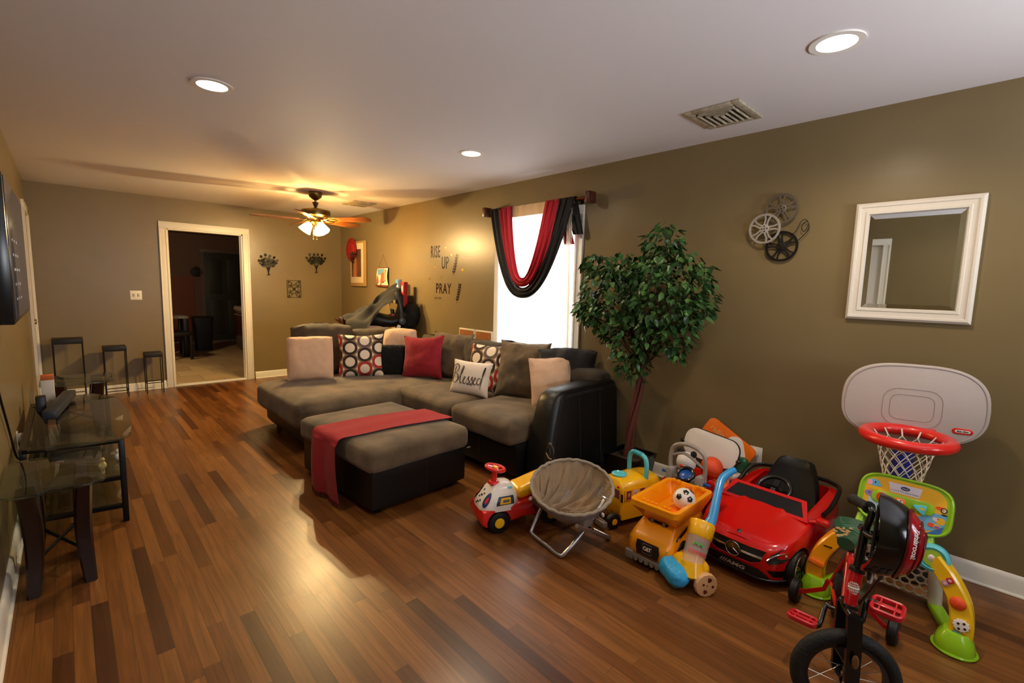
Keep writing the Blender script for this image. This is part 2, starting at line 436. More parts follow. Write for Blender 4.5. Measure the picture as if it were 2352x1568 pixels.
# ------------------------------------------------------------ kitchen beyond the opening
KX0, KX1, KY1 = -.6, 4.2, 12.85
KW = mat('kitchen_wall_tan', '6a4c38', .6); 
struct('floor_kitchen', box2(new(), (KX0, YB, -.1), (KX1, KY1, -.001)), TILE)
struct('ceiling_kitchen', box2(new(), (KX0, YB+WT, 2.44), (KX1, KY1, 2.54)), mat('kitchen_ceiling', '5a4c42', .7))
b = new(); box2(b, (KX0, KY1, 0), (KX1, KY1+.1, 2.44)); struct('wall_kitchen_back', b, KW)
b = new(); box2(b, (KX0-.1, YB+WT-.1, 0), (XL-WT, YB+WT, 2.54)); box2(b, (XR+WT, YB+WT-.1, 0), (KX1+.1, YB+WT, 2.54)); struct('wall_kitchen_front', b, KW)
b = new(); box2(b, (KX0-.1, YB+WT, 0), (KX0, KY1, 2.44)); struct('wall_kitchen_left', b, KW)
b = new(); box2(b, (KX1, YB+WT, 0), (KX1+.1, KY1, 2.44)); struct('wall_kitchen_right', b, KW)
b = new(); box2(b, (KX0, KY1-.012, 0), (2.14, KY1, 1.48)); struct('trim_4', b, mat('kitchen_terracotta_paint', '7a3c1e', .5))
b = new(); box2(b, (2.36, KY1-.05, 0), (3.14, KY1-.005, 2.04), .004)
for za, zb in ((.15, .95), (1.1, 1.9)):
    for xa, xb in ((2.44, 2.70), (2.80, 3.06)): box2(b, (xa, KY1-.056, za), (xb, KY1-.049, zb), .003)
d3 = struct('door_3', b, mat('grey_green_door', '33342c', .5))
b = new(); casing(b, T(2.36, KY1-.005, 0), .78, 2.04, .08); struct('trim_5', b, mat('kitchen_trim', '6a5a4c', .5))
# ceiling fan light and downlight housings, ducts follow in later sections
# ------------------------------------------------------------ ceiling fixtures
WHITE_PL = mat('white_plastic', 'e2ddd5', .4)
def glow(name, col, s):
    return mat(name, col, .5, emit=s)
LENS = glow('warm_white_lens', 'fff0dd', 9)
for i, ((x, y), lab) in enumerate(zip(CANS[:3], ('round recessed ceiling light nearest the left wall', 'round recessed ceiling light in front of the window, between the other two and the fan', 'round recessed ceiling light at the right, close to the near air vent'))):
    t = thing('recessed_light', lab, 'ceiling light', (x, y, H), group='recessed ceiling lights')
    annulus(b := new(), .098, .072, -.006, 0, 48); obj('trim_ring', b, WHITE_PL, t)
    b = new(); lathe(b, [(.074, -.002), (.06, -.005), (.0, -.006)], 40); obj('lens', b, LENS, t)
def vent(loc, sx, sy, label, dirt):
    t = thing('ceiling_vent', label, 'air vent', loc, group='ceiling air vents')
    m = mat('dusty_vent_metal', 'a59a84' , .6, var=.3, vscale=25, bump=.3, bscale=80)
    b = new(); w = .045
    for a, c in (((-sx/2, -sy/2), (sx/2, -sy/2+w)), ((-sx/2, sy/2-w), (sx/2, sy/2)), ((-sx/2, -sy/2+w), (-sx/2+w, sy/2-w)), ((sx/2-w, -sy/2+w), (sx/2, sy/2-w))):
        box2(b, (a[0], a[1], -.016), (c[0], c[1], 0), .005)
    obj('frame', b, m, t)
    b = new(); box2(b, (-sx/2+w, -sy/2+w, -.004), (sx/2-w, sy/2-w, -.0015)); obj('duct_opening', b, mat('dark_duct', '15100c', .9), t)
    # three-way louvers: nested U blades around a plain plate on the wall side
    for k in range(3):
        b = new(); q = w+.012+k*.032; ang = .5
        x0 = -sx/2+q
        box2(b, (x0, -sy/2+q, -.020), (x0+.004, sy/2-q, -.004), 0); 
        box(b, (x0+.006, 0, -.013), (.003, sy-2*q, .022), 0, T(0, 0, 0))
        for s in (-1, 1):
            box(b, (x0/2+sx/4-w/2, s*(sy/2-q), -.013), (sx/2-w/1.0-x0-.0, .0035, .02), 0)
        obj('louver', b, m, t)
    b = new(); box2(b, (-sx/2+w+.11, -sy/2+w+.1, -.018), (sx/2-w, sy/2-w-.1, -.014), .001); obj('plate', b, mat('vent_plate_paint', 'c9bfae', .6, var=.1), t)
vent((2.815, 1.255, H), .34, .31, 'dusty square ceiling air vent near the right-hand recessed light', 1)
vent((2.81, 5.88, H), .30, .36, 'small ceiling air vent beyond the fan in the far corner', 0)

def make_fan():
    t = thing('ceiling_fan', 'ceiling fan with five wooden blades and a lit cluster of glass shades', 'ceiling fan', (2.139, 5.58, H))
    br = mat('antique_brass', '6e5a36', .3, 1, var=.15, vscale=20)
    b = new(); lathe(b, [(.072, 0), (.075, -.02), (.066, -.055), (.03, -.085), (.018, -.09)], 32); obj('canopy', b, br, t)
    b = new(); cyl(b, (0, 0, -.19), (0, 0, -.08), .0125, n=16); lathe(b, [(.02, -.13), (.035, -.115), (.014, -.17), (.022, -.19)], 20); obj('downrod', b, br, t)
    b = new(); lathe(b, [(.02, -.185), (.12, -.19), (.155, -.205), (.16, -.225), (.155, -.262), (.135, -.278), (.08, -.285), (.078, -.31), (.0, -.31)], 40)
    mo = obj('motor_housing', b, br, t)
    wood = mat('cherry_blade_wood', '8a4a1c', .35, var=.2, vscale=3, stretch=(3, 30, 1))
    for k in range(5):
        a = D(20+72*k)
        M = Rz(a) @ T(0, 0, -.306) @ Rx(D(-14))
        b = new()
        out = smooth([(.17, -.05, 0), (.3, -.062, 0), (.5, -.073, 0), (.6, -.07, 0), (.655, -.045, 0), (.67, 0, 0), (.655, .045, 0), (.6, .07, 0), (.5, .073, 0), (.3, .062, 0), (.17, .05, 0)], 3)
        prism(b, [(p.x, p.y) for p in out], -.0035, .0035, .001, M)
        bl = obj('blade', b, wood, t)
        b = new()
        for s in (-1, 1): ribbon(b, [(.08, 0, .012), (.13, s*.028, -.012), (.19, s*.036, -.008), (.25, s*.012, -.008)], .014, .004, M=M, k=3)
        obj('blade_bracket', b, br, bl)
    b = new(); lathe(b, [(.0, -.30), (.05, -.31), (.058, -.335), (.03, -.36), (.012, -.375), (.0, -.385)], 28); obj('light_fitter', b, br, t)
    gl = glow('lit_frosted_glass', 'ffcf74', 34)
    nt = gl.node_tree; pb = nt.nodes['Principled BSDF']; tr = nt.nodes.new('ShaderNodeBsdfTransparent'); mx = nt.nodes.new('ShaderNodeMixShader'); mx.inputs[0].default_value = .5
    tr.inputs[0].default_value = (1, .9, .75, 1); nt.links.new(tr.outputs[0], mx.inputs[1]); nt.links.new(pb.outputs[0], mx.inputs[2]); nt.links.new(mx.outputs[0], nt.nodes['Material Output'].inputs[0])
    for k in range(3):
        a = D(46.6+120*k); M = Rz(a) @ T(.055, 0, -.34) @ Ry(D(-34)) 
        b = new(); tube(b, [(0, 0, .02), (.0, 0, -.015)], .012, 12, M=M); obj('lamp_arm', b, br, t)
        b = new()
        prof = [(.02, -.012), (.034, -.025), (.05, -.06), (.062, -.10), (.072, -.125), (.070, -.125), (.060, -.10), (.047, -.06), (.03, -.028), (.0, -.016)]
        lathe(b, prof, 32, M, cap=False); s = obj('glass_shade', b, gl, t)
        lp = (M @ Vector((0, 0, -.112)))+Vector((2.139, 5.58, H)); lamp('fan_lamp', 'POINT', lp, 50, (1, .77, .37), .018)
        b = new(); ell(b, (0, 0, -.06), (.022, .022, .032), M, 16, 10); obj('bulb', b, glow('bulb_glow', 'ffdc9a', 40), s)
    for q in (-.02, .02):
        b = new(); tube(b, [(q, .03, -.36), (q, .03, -.52)], .0012, 6); ell(b, (q, .03, -.53), (.006, .006, .012), None, 10, 6); obj('pull_chain', b, br, t)
make_fan()

# ------------------------------------------------------------ back wall decor (thin objects hung on the wall plane)
IRON = mat('dark_iron', '1d1813', .5, .6)
def leaf_outline(L, w, n=6):
    top = [(L*i/n, w*math.sin(PI*(i/n)**.8)) for i in range(n+1)]
    return top+[(x, -y) for x, y in reversed(top[1:-1])]
def metal_tree(x, z, h, seed, label):
    rnd = random.Random(seed)
    t = thing('metal_tree_ornament', label, 'wall decoration', (x, YB, z), group='leafy metal wall ornaments')
    b = new()
    M = Rx(PI/2)
    tips = []
    for i, a in enumerate((-62, -38, -14, 10, 34, 58)):
        L = h*(.5+.12*rnd.random()); ex = math.sin(D(a))*L*.85; ez = math.cos(D(a))*L*.9
        p = [(0, -.012, -h*.48), (ex*.1, -.018, -h*.18), (ex*.5, -.024, ez*.35), (ex, -.02, ez)]
        tube(b, p, [.004, .0035, .002, .0015], 6, k=4); tips.append(p)
    tube(b, [(-.02, -.015, -h*.5), (0, -.015, -h*.40), (.022, -.015, -h*.46)], .004, 6, k=3)
    obj('branches', b, IRON, t)
    b = new()
    for p in tips:
        for f in (.6, .74, .88, 1.0):
            q = smooth(p, 4)[int(f*12)]
            for s in (-1, 1) if f < 1 else (0,):
                a = math.atan2(p[3][2]-p[1][2], p[3][0]-p[1][0])+s*.9
                prism(b, leaf_outline(h*.17, h*.065), 0, .0015, 0, T(q.x, q.y-.002, q.z) @ Ry(-a) @ Rx(PI/2+rnd.uniform(-.4, .4)))
    obj('leaves', b, mat('patinated_leaf', '2b2a1e', .45, .6), t)
metal_tree(2.176, 1.635, .27, 1, 'dark metal leafy tree ornament on the far wall nearer the doorway')
metal_tree(2.865, 1.70, .28, 2, 'dark metal leafy tree ornament on the far wall nearer the corner')
t = thing('scroll_grille', 'square black iron scrollwork plaque on the far wall', 'wall decoration', (2.527, YB, 1.313))
b = new(); w, h = .195, .255
tube(b, [(-w/2, -.01, -h/2), (w/2, -.01, -h/2), (w/2, -.01, h/2), (-w/2, -.01, h/2)], .005, 6, closed=True)
for y in range(2):
    s = 1 if y else -1
    for x in (-1, 1):
        def sc(cx, cz, r, a0, turns, d): return [(cx+r*(1-.75*i/16)*math.cos(a0+d*turns*2*PI*i/16), -.01, cz+r*(1-.75*i/16)*math.sin(a0+d*turns*2*PI*i/16)) for i in range(17)]
        tube(b, [(0, -.01, 0)]+sc(x*w*.25, s*h*.33, .036, -s*PI/2, 1.1, x*s), .0032, 5)
        tube(b, [(0, -.01, 0)]+sc(x*w*.31, s*h*.13, .026, PI/2*s, 1.1, -x*s), .0032, 5)
        tube(b, sc(x*w*.12, s*h*.24, .022, 0, 1.0, x), .003, 5)
        ell(b, (x*w*.38, -.01, s*h*.42), (.012, .003, .014), None, 8, 6)
ring(b, .018, .0035, T(0, -.01, 0) @ Rx(PI/2), 16, 6)
obj('scrollwork', b, IRON, t)
t = thing('light_switch', 'white double light switch plate on the far wall left of the doorway', 'light switch', (.64, YB, 1.205))
b = new(); box2(b, (-.058, -.006, -.057), (.058, 0, .057), .003); obj('switch_plate', b, WHITE_PL, t)
for s in (-1, 1):
    b = new(); box2(b, (s*.023-.012, -.008, -.02), (s*.023+.012, -.004, .02), .001); box2(b, (s*.023-.005, -.017, -.002), (s*.023+.005, -.006, .012), .002); obj('toggle', b, mat('switch_toggle', 'b8b0a2', .4), t)

# ------------------------------------------------------------ right wall decor. local frame: X along -Y of the room, Z up, front -Y
RW = lambda y, z: (T(XR, y, z) @ Rz(-PI/2))
def on_rwall(name, label, cat, y, z, group=None):
    return thing(name, label, cat, (XR, y, z), -PI/2, group)
# mirror with wide white frame and bevelled glass
t = on_rwall('wall_mirror', 'rectangular wall mirror in a wide white frame, right of the film reels', 'mirror', .398, 1.61)
mw, mh, fw = .52, .635, .066
ow, oh = mw/2, mh/2
b = new()
prof = [(0, 0), (0, -.022), (.012, -.032), (.022, -.030), (.026, -.025), (fw-.02, -.022), (fw-.016, -.026), (fw-.006, -.024), (fw, -.012), (fw, 0)]
rings = []
for sx, sz in ((-1, -1), (1, -1), (1, 1), (-1, 1), (-1, -1)):
    rings.append([Vector((sx*(ow-d), y, sz*(oh-d))) for d, y in prof])
loft(b, rings, cap=False); obj('frame', b, mat('white_mirror_frame', 'd8cfc0', .45, bump=.15, bscale=40, stretch=(1, 1, 8)), t)
MIR = mat('mirror_silver', 'e6ebe8', .015, 1)
b = new(); iw, ih = ow-fw, oh-fw; bv = .022
r1 = [Vector((s*iw, -.012, q*ih)) for s, q in ((-1, -1), (1, -1), (1, 1), (-1, 1))]; r2 = [Vector((s*(iw-bv), -.0145, q*(ih-bv))) for s, q in ((-1, -1), (1, -1), (1, 1), (-1, 1))]
loft(b, [[v+Vector((0, .004, 0)) for v in r1], r1, r2]); obj('mirror_glass', b, MIR, t, sm=1)
# three film reels
def reel(y, z, R, depth, m, label, ang):
    t = on_rwall('film_reel_plaque', label, 'wall decoration', y, z, 'film reel wall ornaments')
    b = new(); M = T(0, -depth, 0) @ Rx(PI/2)
    annulus(b, R, R*.86, -.003, .003, 48, M); annulus(b, R*.97, R*.93, -.006, .006, 48, M)
    obj('rim', b, m, t)
    b = new()
    prism(b, circ(R*.3, 24), -.003, .003, .001, M)
    for k in range(5):
        for s in (-1, 1):
            a = ang+2*PI*k/5
            ribbon(b, [M @ Vector((R*.27*math.cos(a+s*.35), R*.27*math.sin(a+s*.35), 0)), M @ Vector((R*.6*math.cos(a+s*.16), R*.6*math.sin(a+s*.16), 0)), M @ Vector((R*.88*math.cos(a+s*.22), R*.88*math.sin(a+s*.22), 0))], .009, .005, up=(0, 1, 0), k=3)
    obj('spokes', b, m, t)
    b = new()
    for k in range(4): prism(b, circ(R*.05, 10, R*.17*math.cos(ang+k*PI/2), R*.17*math.sin(ang+k*PI/2)), .003, .004, 0, M)
    prism(b, circ(R*.045, 10), .003, .0045, 0, M); obj('hub_holes', b, mat('hole_dark', '241a10', .8), t)
    b = new(); cyl(b, (0, 0, 0), (0, -depth, 0), .008, n=10); obj('mount', b, m, t)
    return t
reel(1.04, 1.942, .093, .030, mat('pewter_reel', '7b7263', .4, .7), 'pewter coloured film reel ornament, topmost of the three', .3)
reel(1.124, 1.825, .093, .045, mat('silver_reel', 'b7afa6', .35, .5), 'silver white film reel ornament, lower left of the three', .1)
t = reel(1.026, 1.715, .093, .018, mat('black_reel', '15120f', .45, .3), 'black film reel ornament with loose film strip, lowest of the three', .5)
b = new()
tube(b, [(.05, -.02, .06), (.08, -.035, .09), (.10, -.03, .14), (.125, -.03, .15), (.14, -.03, .12), (.12, -.03, .08), (.105, -.03, .11), (.13, -.03, .14), (.145, -.028, .1), (.12, -.026, .06), (.09, -.02, .03)], .0022, 6, k=5)
obj('film_strip', b, IRON, t)
# outlet with round plug-in device
t = on_rwall('wall_outlet', 'white wall outlet with a round white plug-in night light, behind the red toy car', 'outlet', 1.075, .355)
b = new(); box2(b, (-.04, -.006, -.06), (.04, 0, .06), .003); obj('outlet_plate', b, WHITE_PL, t)
b = new()
for s in (-1, 1): prism(b, circ(.017, 20, 0, s*.024), .006, .008, .0005, Rx(PI/2))
obj('socket', b, mat('socket_face', 'cfc7b8', .5), t)
b = new(); prism(b, rrect(.05, .045, .01, 4, -.006, .02), .008, .022, .003, Rx(PI/2)); prism(b, circ(.036, 32, -.012, .028), .022, .045, .008, Rx(PI/2), 3); obj('night_light', b, mat('night_light_plastic', 'e0d6c8', .35), t)
# vinyl wall lettering
VIN = mat('dark_vinyl', '2a140a', .25); GOLD = mat('gold_foil', 'c89a3c', .25, .9)
def rtxt(body, y, z, size, m, label, sx=.55):
    t = on_rwall('wall_lettering', label, 'wall sticker', y, z, 'wall lettering')
    text('letters', body, size, T(0, -.001, 0) @ Rx(PI/2), m, t, .0008, sx=sx, bold=.002, space=1.15)
    return t
rtxt('RISE', 4.83, 1.815, .20, VIN, 'dark wall lettering reading RISE, above the word PRAY', .5)
rtxt('UP', 4.63, 1.68, .20, VIN, 'dark wall lettering reading UP, between the other two words', .55)
rtxt('PRAY', 4.66, 1.38, .17, VIN, 'dark wall lettering reading PRAY, lowest of the three words', .7)
t = on_rwall('wall_lettering', 'small dark line of text under the word PRAY, too small to read', 'wall sticker', 4.77, 1.27)
b = new(); rnd = random.Random(3)
for k in range(9):
    if k == 4: continue
    x = -.07+k*.0165; box2(b, (x, -.001, -.012), (x+.003, 0, .012)); box2(b, (x+.003, -.001, (-.012, .002, .009)[k % 3]), (x+.011, 0, (-.009, .005, .012)[k % 3])); 
    if k % 2: box2(b, (x+.009, -.001, -.012), (x+.012, 0, .012))
obj('letters', b, VIN, t)
def sprig(y, z, h, lean, label):
    t = on_rwall('leaf_sprig_decal', label, 'wall sticker', y, z, 'leaf sprig wall stickers')
    b = new(); stem = smooth([(-lean*.5, -.0015, -h/2), (lean*.1, -.0015, 0), (lean*.5, -.0015, h/2)], 8)
    tube(b, stem, .002, 5)
    for i in range(2, len(stem)-1, 2):
        for s in (-1, 1):
            p = stem[i]; a = PI/2+s*.9
            prism(b, leaf_outline(h*.17, h*.045), 0, .001, 0, T(p.x, -.001, p.z) @ Ry(-a) @ Rx(PI/2))
    obj('sprig', b, VIN, t)
sprig(4.43, 1.66, .24, .07, 'dark leafy sprig sticker beside the word UP')
sprig(4.36, 1.34, .22, .06, 'dark leafy sprig sticker beside the word PRAY')
for i, (y, z, r, lab) in enumerate(((4.62, 1.86, .014, 'just right of the word RISE'), (4.50, 1.77, .013, 'above the upper leafy sprig'), (4.29, 1.60, .024, 'right of the upper leafy sprig'), (4.97, 1.67, .014, 'left of and below the word RISE'), (4.83, 1.64, .018, 'left of the word UP'), (4.46, 1.55, .013, 'below the upper leafy sprig'), (4.70, 1.52, .016, 'midway between the words UP and PRAY'), (4.95, 1.50, .02, 'above and left of the word PRAY'))):
    t = on_rwall('gold_heart_decal', 'small gold foil sticker ' + lab, 'wall sticker', y, z, 'gold foil stickers')
    b = new(); out = [(r*16*math.sin(a)**3/17, r*(13*math.cos(a)-5*math.cos(2*a)-2*math.cos(3*a)-math.cos(4*a))/17) for a in [2*PI*k/20 for k in range(20)]]
    prism(b, out, .0003, .0015, 0, Rx(PI/2)); obj('sticker', b, GOLD, t)
# framed/unframed poster and balloon-like red ornament in the far corner
t = on_rwall('wall_scroll', 'tall hanging scroll picture with cream margins in the far corner', 'picture', 6.85, 1.71)
b = new(); box2(b, (-.25, -.03, -.33), (.25, -.008, .34), .003); obj('backing', b, mat('tan_scroll_backing', 'a8834d', .8), t)
b = new(); box2(b, (-.235, -.033, -.28), (.185, -.03, .31), .001); obj('mount_paper', b, mat('cream_paper', 'd9c49c', .7), t)
PIC = mat('abstract_brown_print', '5a3a28', .6, var=.7, vscale=6, stretch=(1, 1, .5))
b = new(); box2(b, (-.20, -.035, -.19), (.12, -.033, .22), 0); obj('print', b, PIC, t)
b = new(); prism(b, [(-.14, -.19), (-.02, -.19), (-.03, .08), (-.06, .11), (-.12, .08)], .035, .036, 0, Rx(PI/2)); obj('print_shape', b, mat('print_orange', 'a8683a', .6), t)
t = on_rwall('red_straw_hat', 'round red hat hung over the corner of the hanging scroll', 'hat', 7.02, 1.93)
b = new(); lathe(b, [(.0, .0), (.17, .01), (.175, .018), (.12, .028), (.11, .045), (.08, .055), (.0, .058)], 36, T(0, -.035, 0) @ Rx(PI/2)); obj('hat_body', b, mat('deep_red_felt', '8e0f10', .8, bump=.4, bscale=120), t)
b = new(); rnd = random.Random(5)
for k in range(16):
    a = rnd.uniform(0, 6.28); p = (-.0+.10+rnd.uniform(-.04, .05), -.06-rnd.uniform(0, .03), -.12+rnd.uniform(-.05, .05))
    prism(b, leaf_outline(.06, .018), 0, .002, 0, T(*p) @ Ry(a) @ Rx(PI/2+rnd.uniform(-.5, .5)))
obj('brown_trim', b, mat('dark_brown_fabric', '2c1710', .8), t)
t = on_rwall('hanging_tapestry', 'small hanging picture banner with cord and red bottom rail', 'picture', 6.09, 1.52)
b = new(); surf(b, lambda u, v: Vector((-.15+.30*u, -.02-.02*math.sin(v*PI), -.115+.24*v)), 6, 8, thick=.003); obj('banner', b, mat('banner_cloth', 'dcc6a4', .8, var=.15), t)
for nm, pts, c, y in (('print_patch', [(-.10, .03), (.06, .03), (.08, .11), (-.11, .11)], '5f90a8', .044), ('print_patch', [(-.02, -.08), (.05, -.07), (.07, .06), (.0, .05)], 'c9583a', .047), ('print_patch', [(.06, -.06), (.11, -.05), (.12, .10), (.075, .10)], 'd98d5a', .045), ('print_patch', [(-.14, -.08), (-.09, -.08), (-.10, .0), (-.13, .02)], 'c4502c', .043), ('print_patch', [(-.07, -.1), (-.03, -.1), (-.05, .0), (-.08, .0)], 'e8dcc8', .046)):
    b = new(); prism(b, pts, y-.004, y, 0, Rx(PI/2)); obj(nm, b, mat('print_'+c, c, .7), t)
b = new(); cyl(b, (-.2, -.025, -.12), (.15, -.025, -.135), .009, n=10); cyl(b, (-.155, -.02, .125), (.155, -.02, .125), .006, n=8); obj('rail', b, mat('red_rail', '7a2a1c', .5), t)
b = new(); tube(b, [(-.12, -.02, .125), (0, -.012, .31), (.12, -.02, .125)], .002, 5); obj('cord', b, mat('cord_brown', '6a4a28', .8), t)

# ------------------------------------------------------------ curtain rod, sheer and scarf
t = on_rwall('curtain_rod', 'dark curtain rod with square wooden finials above the window', 'curtain rod', 3.12, 2.17)
WOODR = mat('reddish_brown_wood', '4a1f12', .35)
b = new(); cyl(b, (-.62, -.09, 0), (.62, -.09, 0), .011, n=14); obj('rod', b, mat('copper_rod', '7a3a1c', .3, .8), t)
for s in (-1, 1):
    b = new(); box(b, (s*.655, -.09, 0), (.045, .09, .09), .004); box(b, (s*.68, -.09, 0), (.012, .07, .07), .003); cyl(b, (s*.61, -.09, 0), (s*.64, -.09, 0), .018, n=14); obj('finial', b, WOODR, t)
    b = new(); box(b, (s*.50, -.045, 0), (.015, .09, .02), .002); box(b, (s*.50, -.003, 0), (.03, .006, .07), .001); obj('bracket', b, IRON, t)
def sheer_mat():
    m = bpy.data.materials.new('sheer_voile'); m.use_nodes = True; nt = m.node_tree; L = nt.links.new
    for n in list(nt.nodes): nt.nodes.remove(n)
    o = nt.nodes.new('ShaderNodeOutputMaterial'); tr = nt.nodes.new('ShaderNodeBsdfTransparent'); tl = nt.nodes.new('ShaderNodeBsdfTranslucent'); df = nt.nodes.new('ShaderNodeBsdfDiffuse')
    tl.inputs[0].default_value = (.92, .86, .78, 1); df.inputs[0].default_value = (.80, .72, .62, 1)
    a = nt.nodes.new('ShaderNodeMixShader'); a.inputs[0].default_value = .25; L(tl.outputs[0], a.inputs[1]); L(df.outputs[0], a.inputs[2])
    c = nt.nodes.new('ShaderNodeMixShader'); c.inputs[0].default_value = .96; L(tr.outputs[0], c.inputs[1]); L(a.outputs[0], c.inputs[2]); L(c.outputs[0], o.inputs[0])
    return m
SHEER = sheer_mat()
t = on_rwall('sheer_curtain', 'off-white sheer curtain panel covering the bright window', 'curtain', 3.12, 2.17)
rnd = random.Random(2)
ph = [rnd.uniform(0, 6) for _ in range(4)]
def sh(u, v):
    x = -.515+.985*u
    y = -.083+.016*math.sin(34*u+ph[0])*(.5+.5*(1-v))+.012*math.sin(71*u+ph[1])
    return Vector((x, y-(.0 if v < .98 else .006), -1.62+1.62*v))
b = new(); surf(b, sh, 150, 20); obj('sheer_panel', b, SHEER, t)
b = new(); surf(b, lambda u, v: Vector((.425+.05*u+.01*math.sin(v*5), -.080+.014*math.sin(u*14+v*2)-.012, -1.62+1.60*v)), 16, 20); obj('folded_edge', b, SHEER, t)
b = new(); surf(b, lambda u, v: Vector((-.515+.985*u, -.110+.004*math.sin(60*u), -.085+.100*v)), 120, 3, thick=.001)
obj('rod_pocket', b, mat('cream_header_fabric', 'd3b48e', .8, bump=.5, bscale=40), t)
# swag: two long scarves looped over the rod, black outside and red inside
def swag(name, label, col, x0, x1, dep, w, yoff, ph, tailx, taillen, wr):
    t = on_rwall(name, label, 'scarf', 3.12, 2.17)
    m = mat(name+'_cloth', col, .75, bump=.5, bscale=50)
    cx = (x0+x1)/2; hw = (x1-x0)/2
    def cen(s):   # s -1..1 along the loop: deep U
        a = abs(s)
        x = cx+hw*s-.045*(1-a*a)
        z = -dep*(1-a**2.3)
        return Vector((x, 0, z))
    rings = []; N = 44
    for i in range(N+1):
        s = -1+2*i/N; p = cen(s); q = (cen(min(s+.03, 1))-cen(max(s-.03, -1))).normalized(); n = Vector((-q.z, 0, q.x))
        ww = w[0]*(abs(s)**1.5)+w[1]*(1-abs(s)**1.5)
        R = []
        M_ = 26
        for j in range(M_):
            f = -1+2*j/(M_-1)
            fold = .010*math.sin(f*9+ph+s*2)+.006*math.sin(f*17+ph*2-s*3)
            R.append(p+n*(f*ww/2)+Vector((0, -.115-yoff+fold-.02*(1-f*f)*(1-abs(s)*.4), 0)))
        rings.append(R)
    b = new(); loft(b, rings, cap=False, closed=False)
    # folds passing over the rod at both ends
    for s in (-1, 1):
        e = rings[0] if s < 0 else rings[-1]; RR = [e]
        for a in (30, 60, 90, 120, 150, 180, 200):
            RR.append([Vector((p.x+ (0.0), -.09-.026*math.cos(D(a))+ (p.y+.115+yoff)*.3, .014*0+.026*math.sin(D(a))-.01*(a > 150))) for p in e])
        if s == wr:
            for k in range(1, 9):
                RR.append([Vector((p.x+tailx*k/8*(1+.0)+ (p.x-cx-s*hw)*(-.35*k/8), -.062+(p.y+.115)*.8, -taillen*k/8-.01)) for p in e])
        loft(b, RR, cap=False, closed=False)
    bmesh.ops.solidify(b, geom=list(b.faces), thickness=.003)
    obj('cloth', b, m, t); return t
swag('black_scarf', 'sheer black scarf swag draped in a deep loop over the curtain rod', '14100e', -.49, .42, .80, (.17, .10), 0, .5, .1, .28, 1)
swag('red_scarf', 'red scarf swag nested inside the black one on the curtain rod', 'a30f22', -.335, .27, .70, (.17, .085), .01, 1.9, .16, .36, 1)
# ------------------------------------------------------------ soft furniture
def rbox(bm, a, b, r, crown=0, cuts=14, na=0, ns=4, M=None, seed=0, sag=0):
    a, b = Vector(a), Vector(b); c = (a+b)/2; h = (b-a)/2
    t = bmesh.new(); bmesh.ops.create_cube(t, size=2); bmesh.ops.subdivide_edges(t, edges=list(t.edges), cuts=cuts, use_grid_fill=True)
    off = Vector((seed*7.1, seed*3.3, 0))
    for v in t.verts:
        u = v.co.copy(); p = Vector((u.x*h.x, u.y*h.y, u.z*h.z))
        inn = Vector([max(-h[i]+r, min(h[i]-r, p[i])) for i in range(3)])
        d = p-inn
        if d.length > 1e-6: p = inn+d.normalized()*min(d.length, r) if d.length > r or sum(abs(x) > 1e-6 for x in d) > 1 else p
        if u.z > 0: p.z += crown*(1-u.x**2)*(1-u.y**2)*u.z
        p += c
        if na:
            n = noise.noise(p*ns+off)
            p += (p-c).normalized()*n*na
        v.co = p
    t.verts.index_update()
    return join(bm, t, M)
def pillow_mesh(bm, w, h, t, pinch=.06, k=0, na=.006, ns=9, M=None, seed=0, flop=0, n=26):
    off = Vector((seed*5.7, seed*1.9, seed*3.1))
    def side(s):
        def f(a, b):
            u, v = -1+2*a, -1+2*b
            x = u*w/2*(1-pinch*(1-v*v))*math.sqrt(1-k*v*v); z = v*h/2*(1-pinch*(1-u*u))*math.sqrt(1-k*u*u)
            th = t/2*max(0, 1-abs(u)**3)**.55*max(0, 1-abs(v)**3)**.55
            p = Vector((x, s*th, z+h/2*(1-pinch*.3)))
            q = noise.noise(Vector((x, s*.2, z))*ns+off)*na+noise.noise(Vector((x, s*.2, z))*ns*3+off)*na*.35
            p.y += s*q*min(1, th/(t*.12)); p.z += q*.5
            if flop: p.z -= flop*(1-u*u)*max(0, v)**2
            return p
        return f
    surf(bm, side(-1), n, n); surf(bm, side(1), n, n)
    bmesh.ops.remove_doubles(bm, verts=bm.verts, dist=1e-5)
    bmesh.ops.recalc_face_normals(bm, faces=bm.faces)
    if M is not None: bm.transform(M)
    return bm
SUEDE = mat('grey_brown_suede', '5c4b36', .9, var=.5, vscale=4.5, sheen=.12, bump=.25, bscale=40)
SUEDE2 = mat('dark_grey_suede', '3d3224', .9, var=.45, vscale=5, sheen=.1, bump=.2, bscale=40)
LEATHER = mat('black_leather', '0b0a0a', .40, bump=.25, bscale=70, spec=.45)
STITCH = mat('grey_stitching', '2f2c29', .8)
FX = 2.28      # front of the long run
CX0 = 1.35     # free end of the chaise
SY0, SY1 = 2.14, 5.12
sofa = thing('sectional_sofa', 'L-shaped sectional sofa in grey-brown suede with black leather base and arm', 'sofa', (0, 0, 0))
b = new()
rbox(b, (FX, SY0+.2, .05), (3.2, 5.1, .30), .03, cuts=6)
obj('base_long', b, LEATHER, sofa)
b = new(); rbox(b, (CX0+.03, 3.88, .05), (FX+.02, 5.0, .26), .04, cuts=6); obj('base_chaise', b, mat('dark_brown_leather', '140f0d', .5, bump=.3, bscale=70), sofa)
for nm, a, c, sd in (('seat_cushion', (FX-.04, 2.36, .27), (3.0, 3.11, .455), 1), ('seat_cushion', (FX-.05, 3.13, .27), (3.0, 3.92, .455), 2)):
    b = new(); rbox(b, a, c, .06, .02, 16, .012, 5, seed=sd); obj(nm, b, SUEDE, sofa)
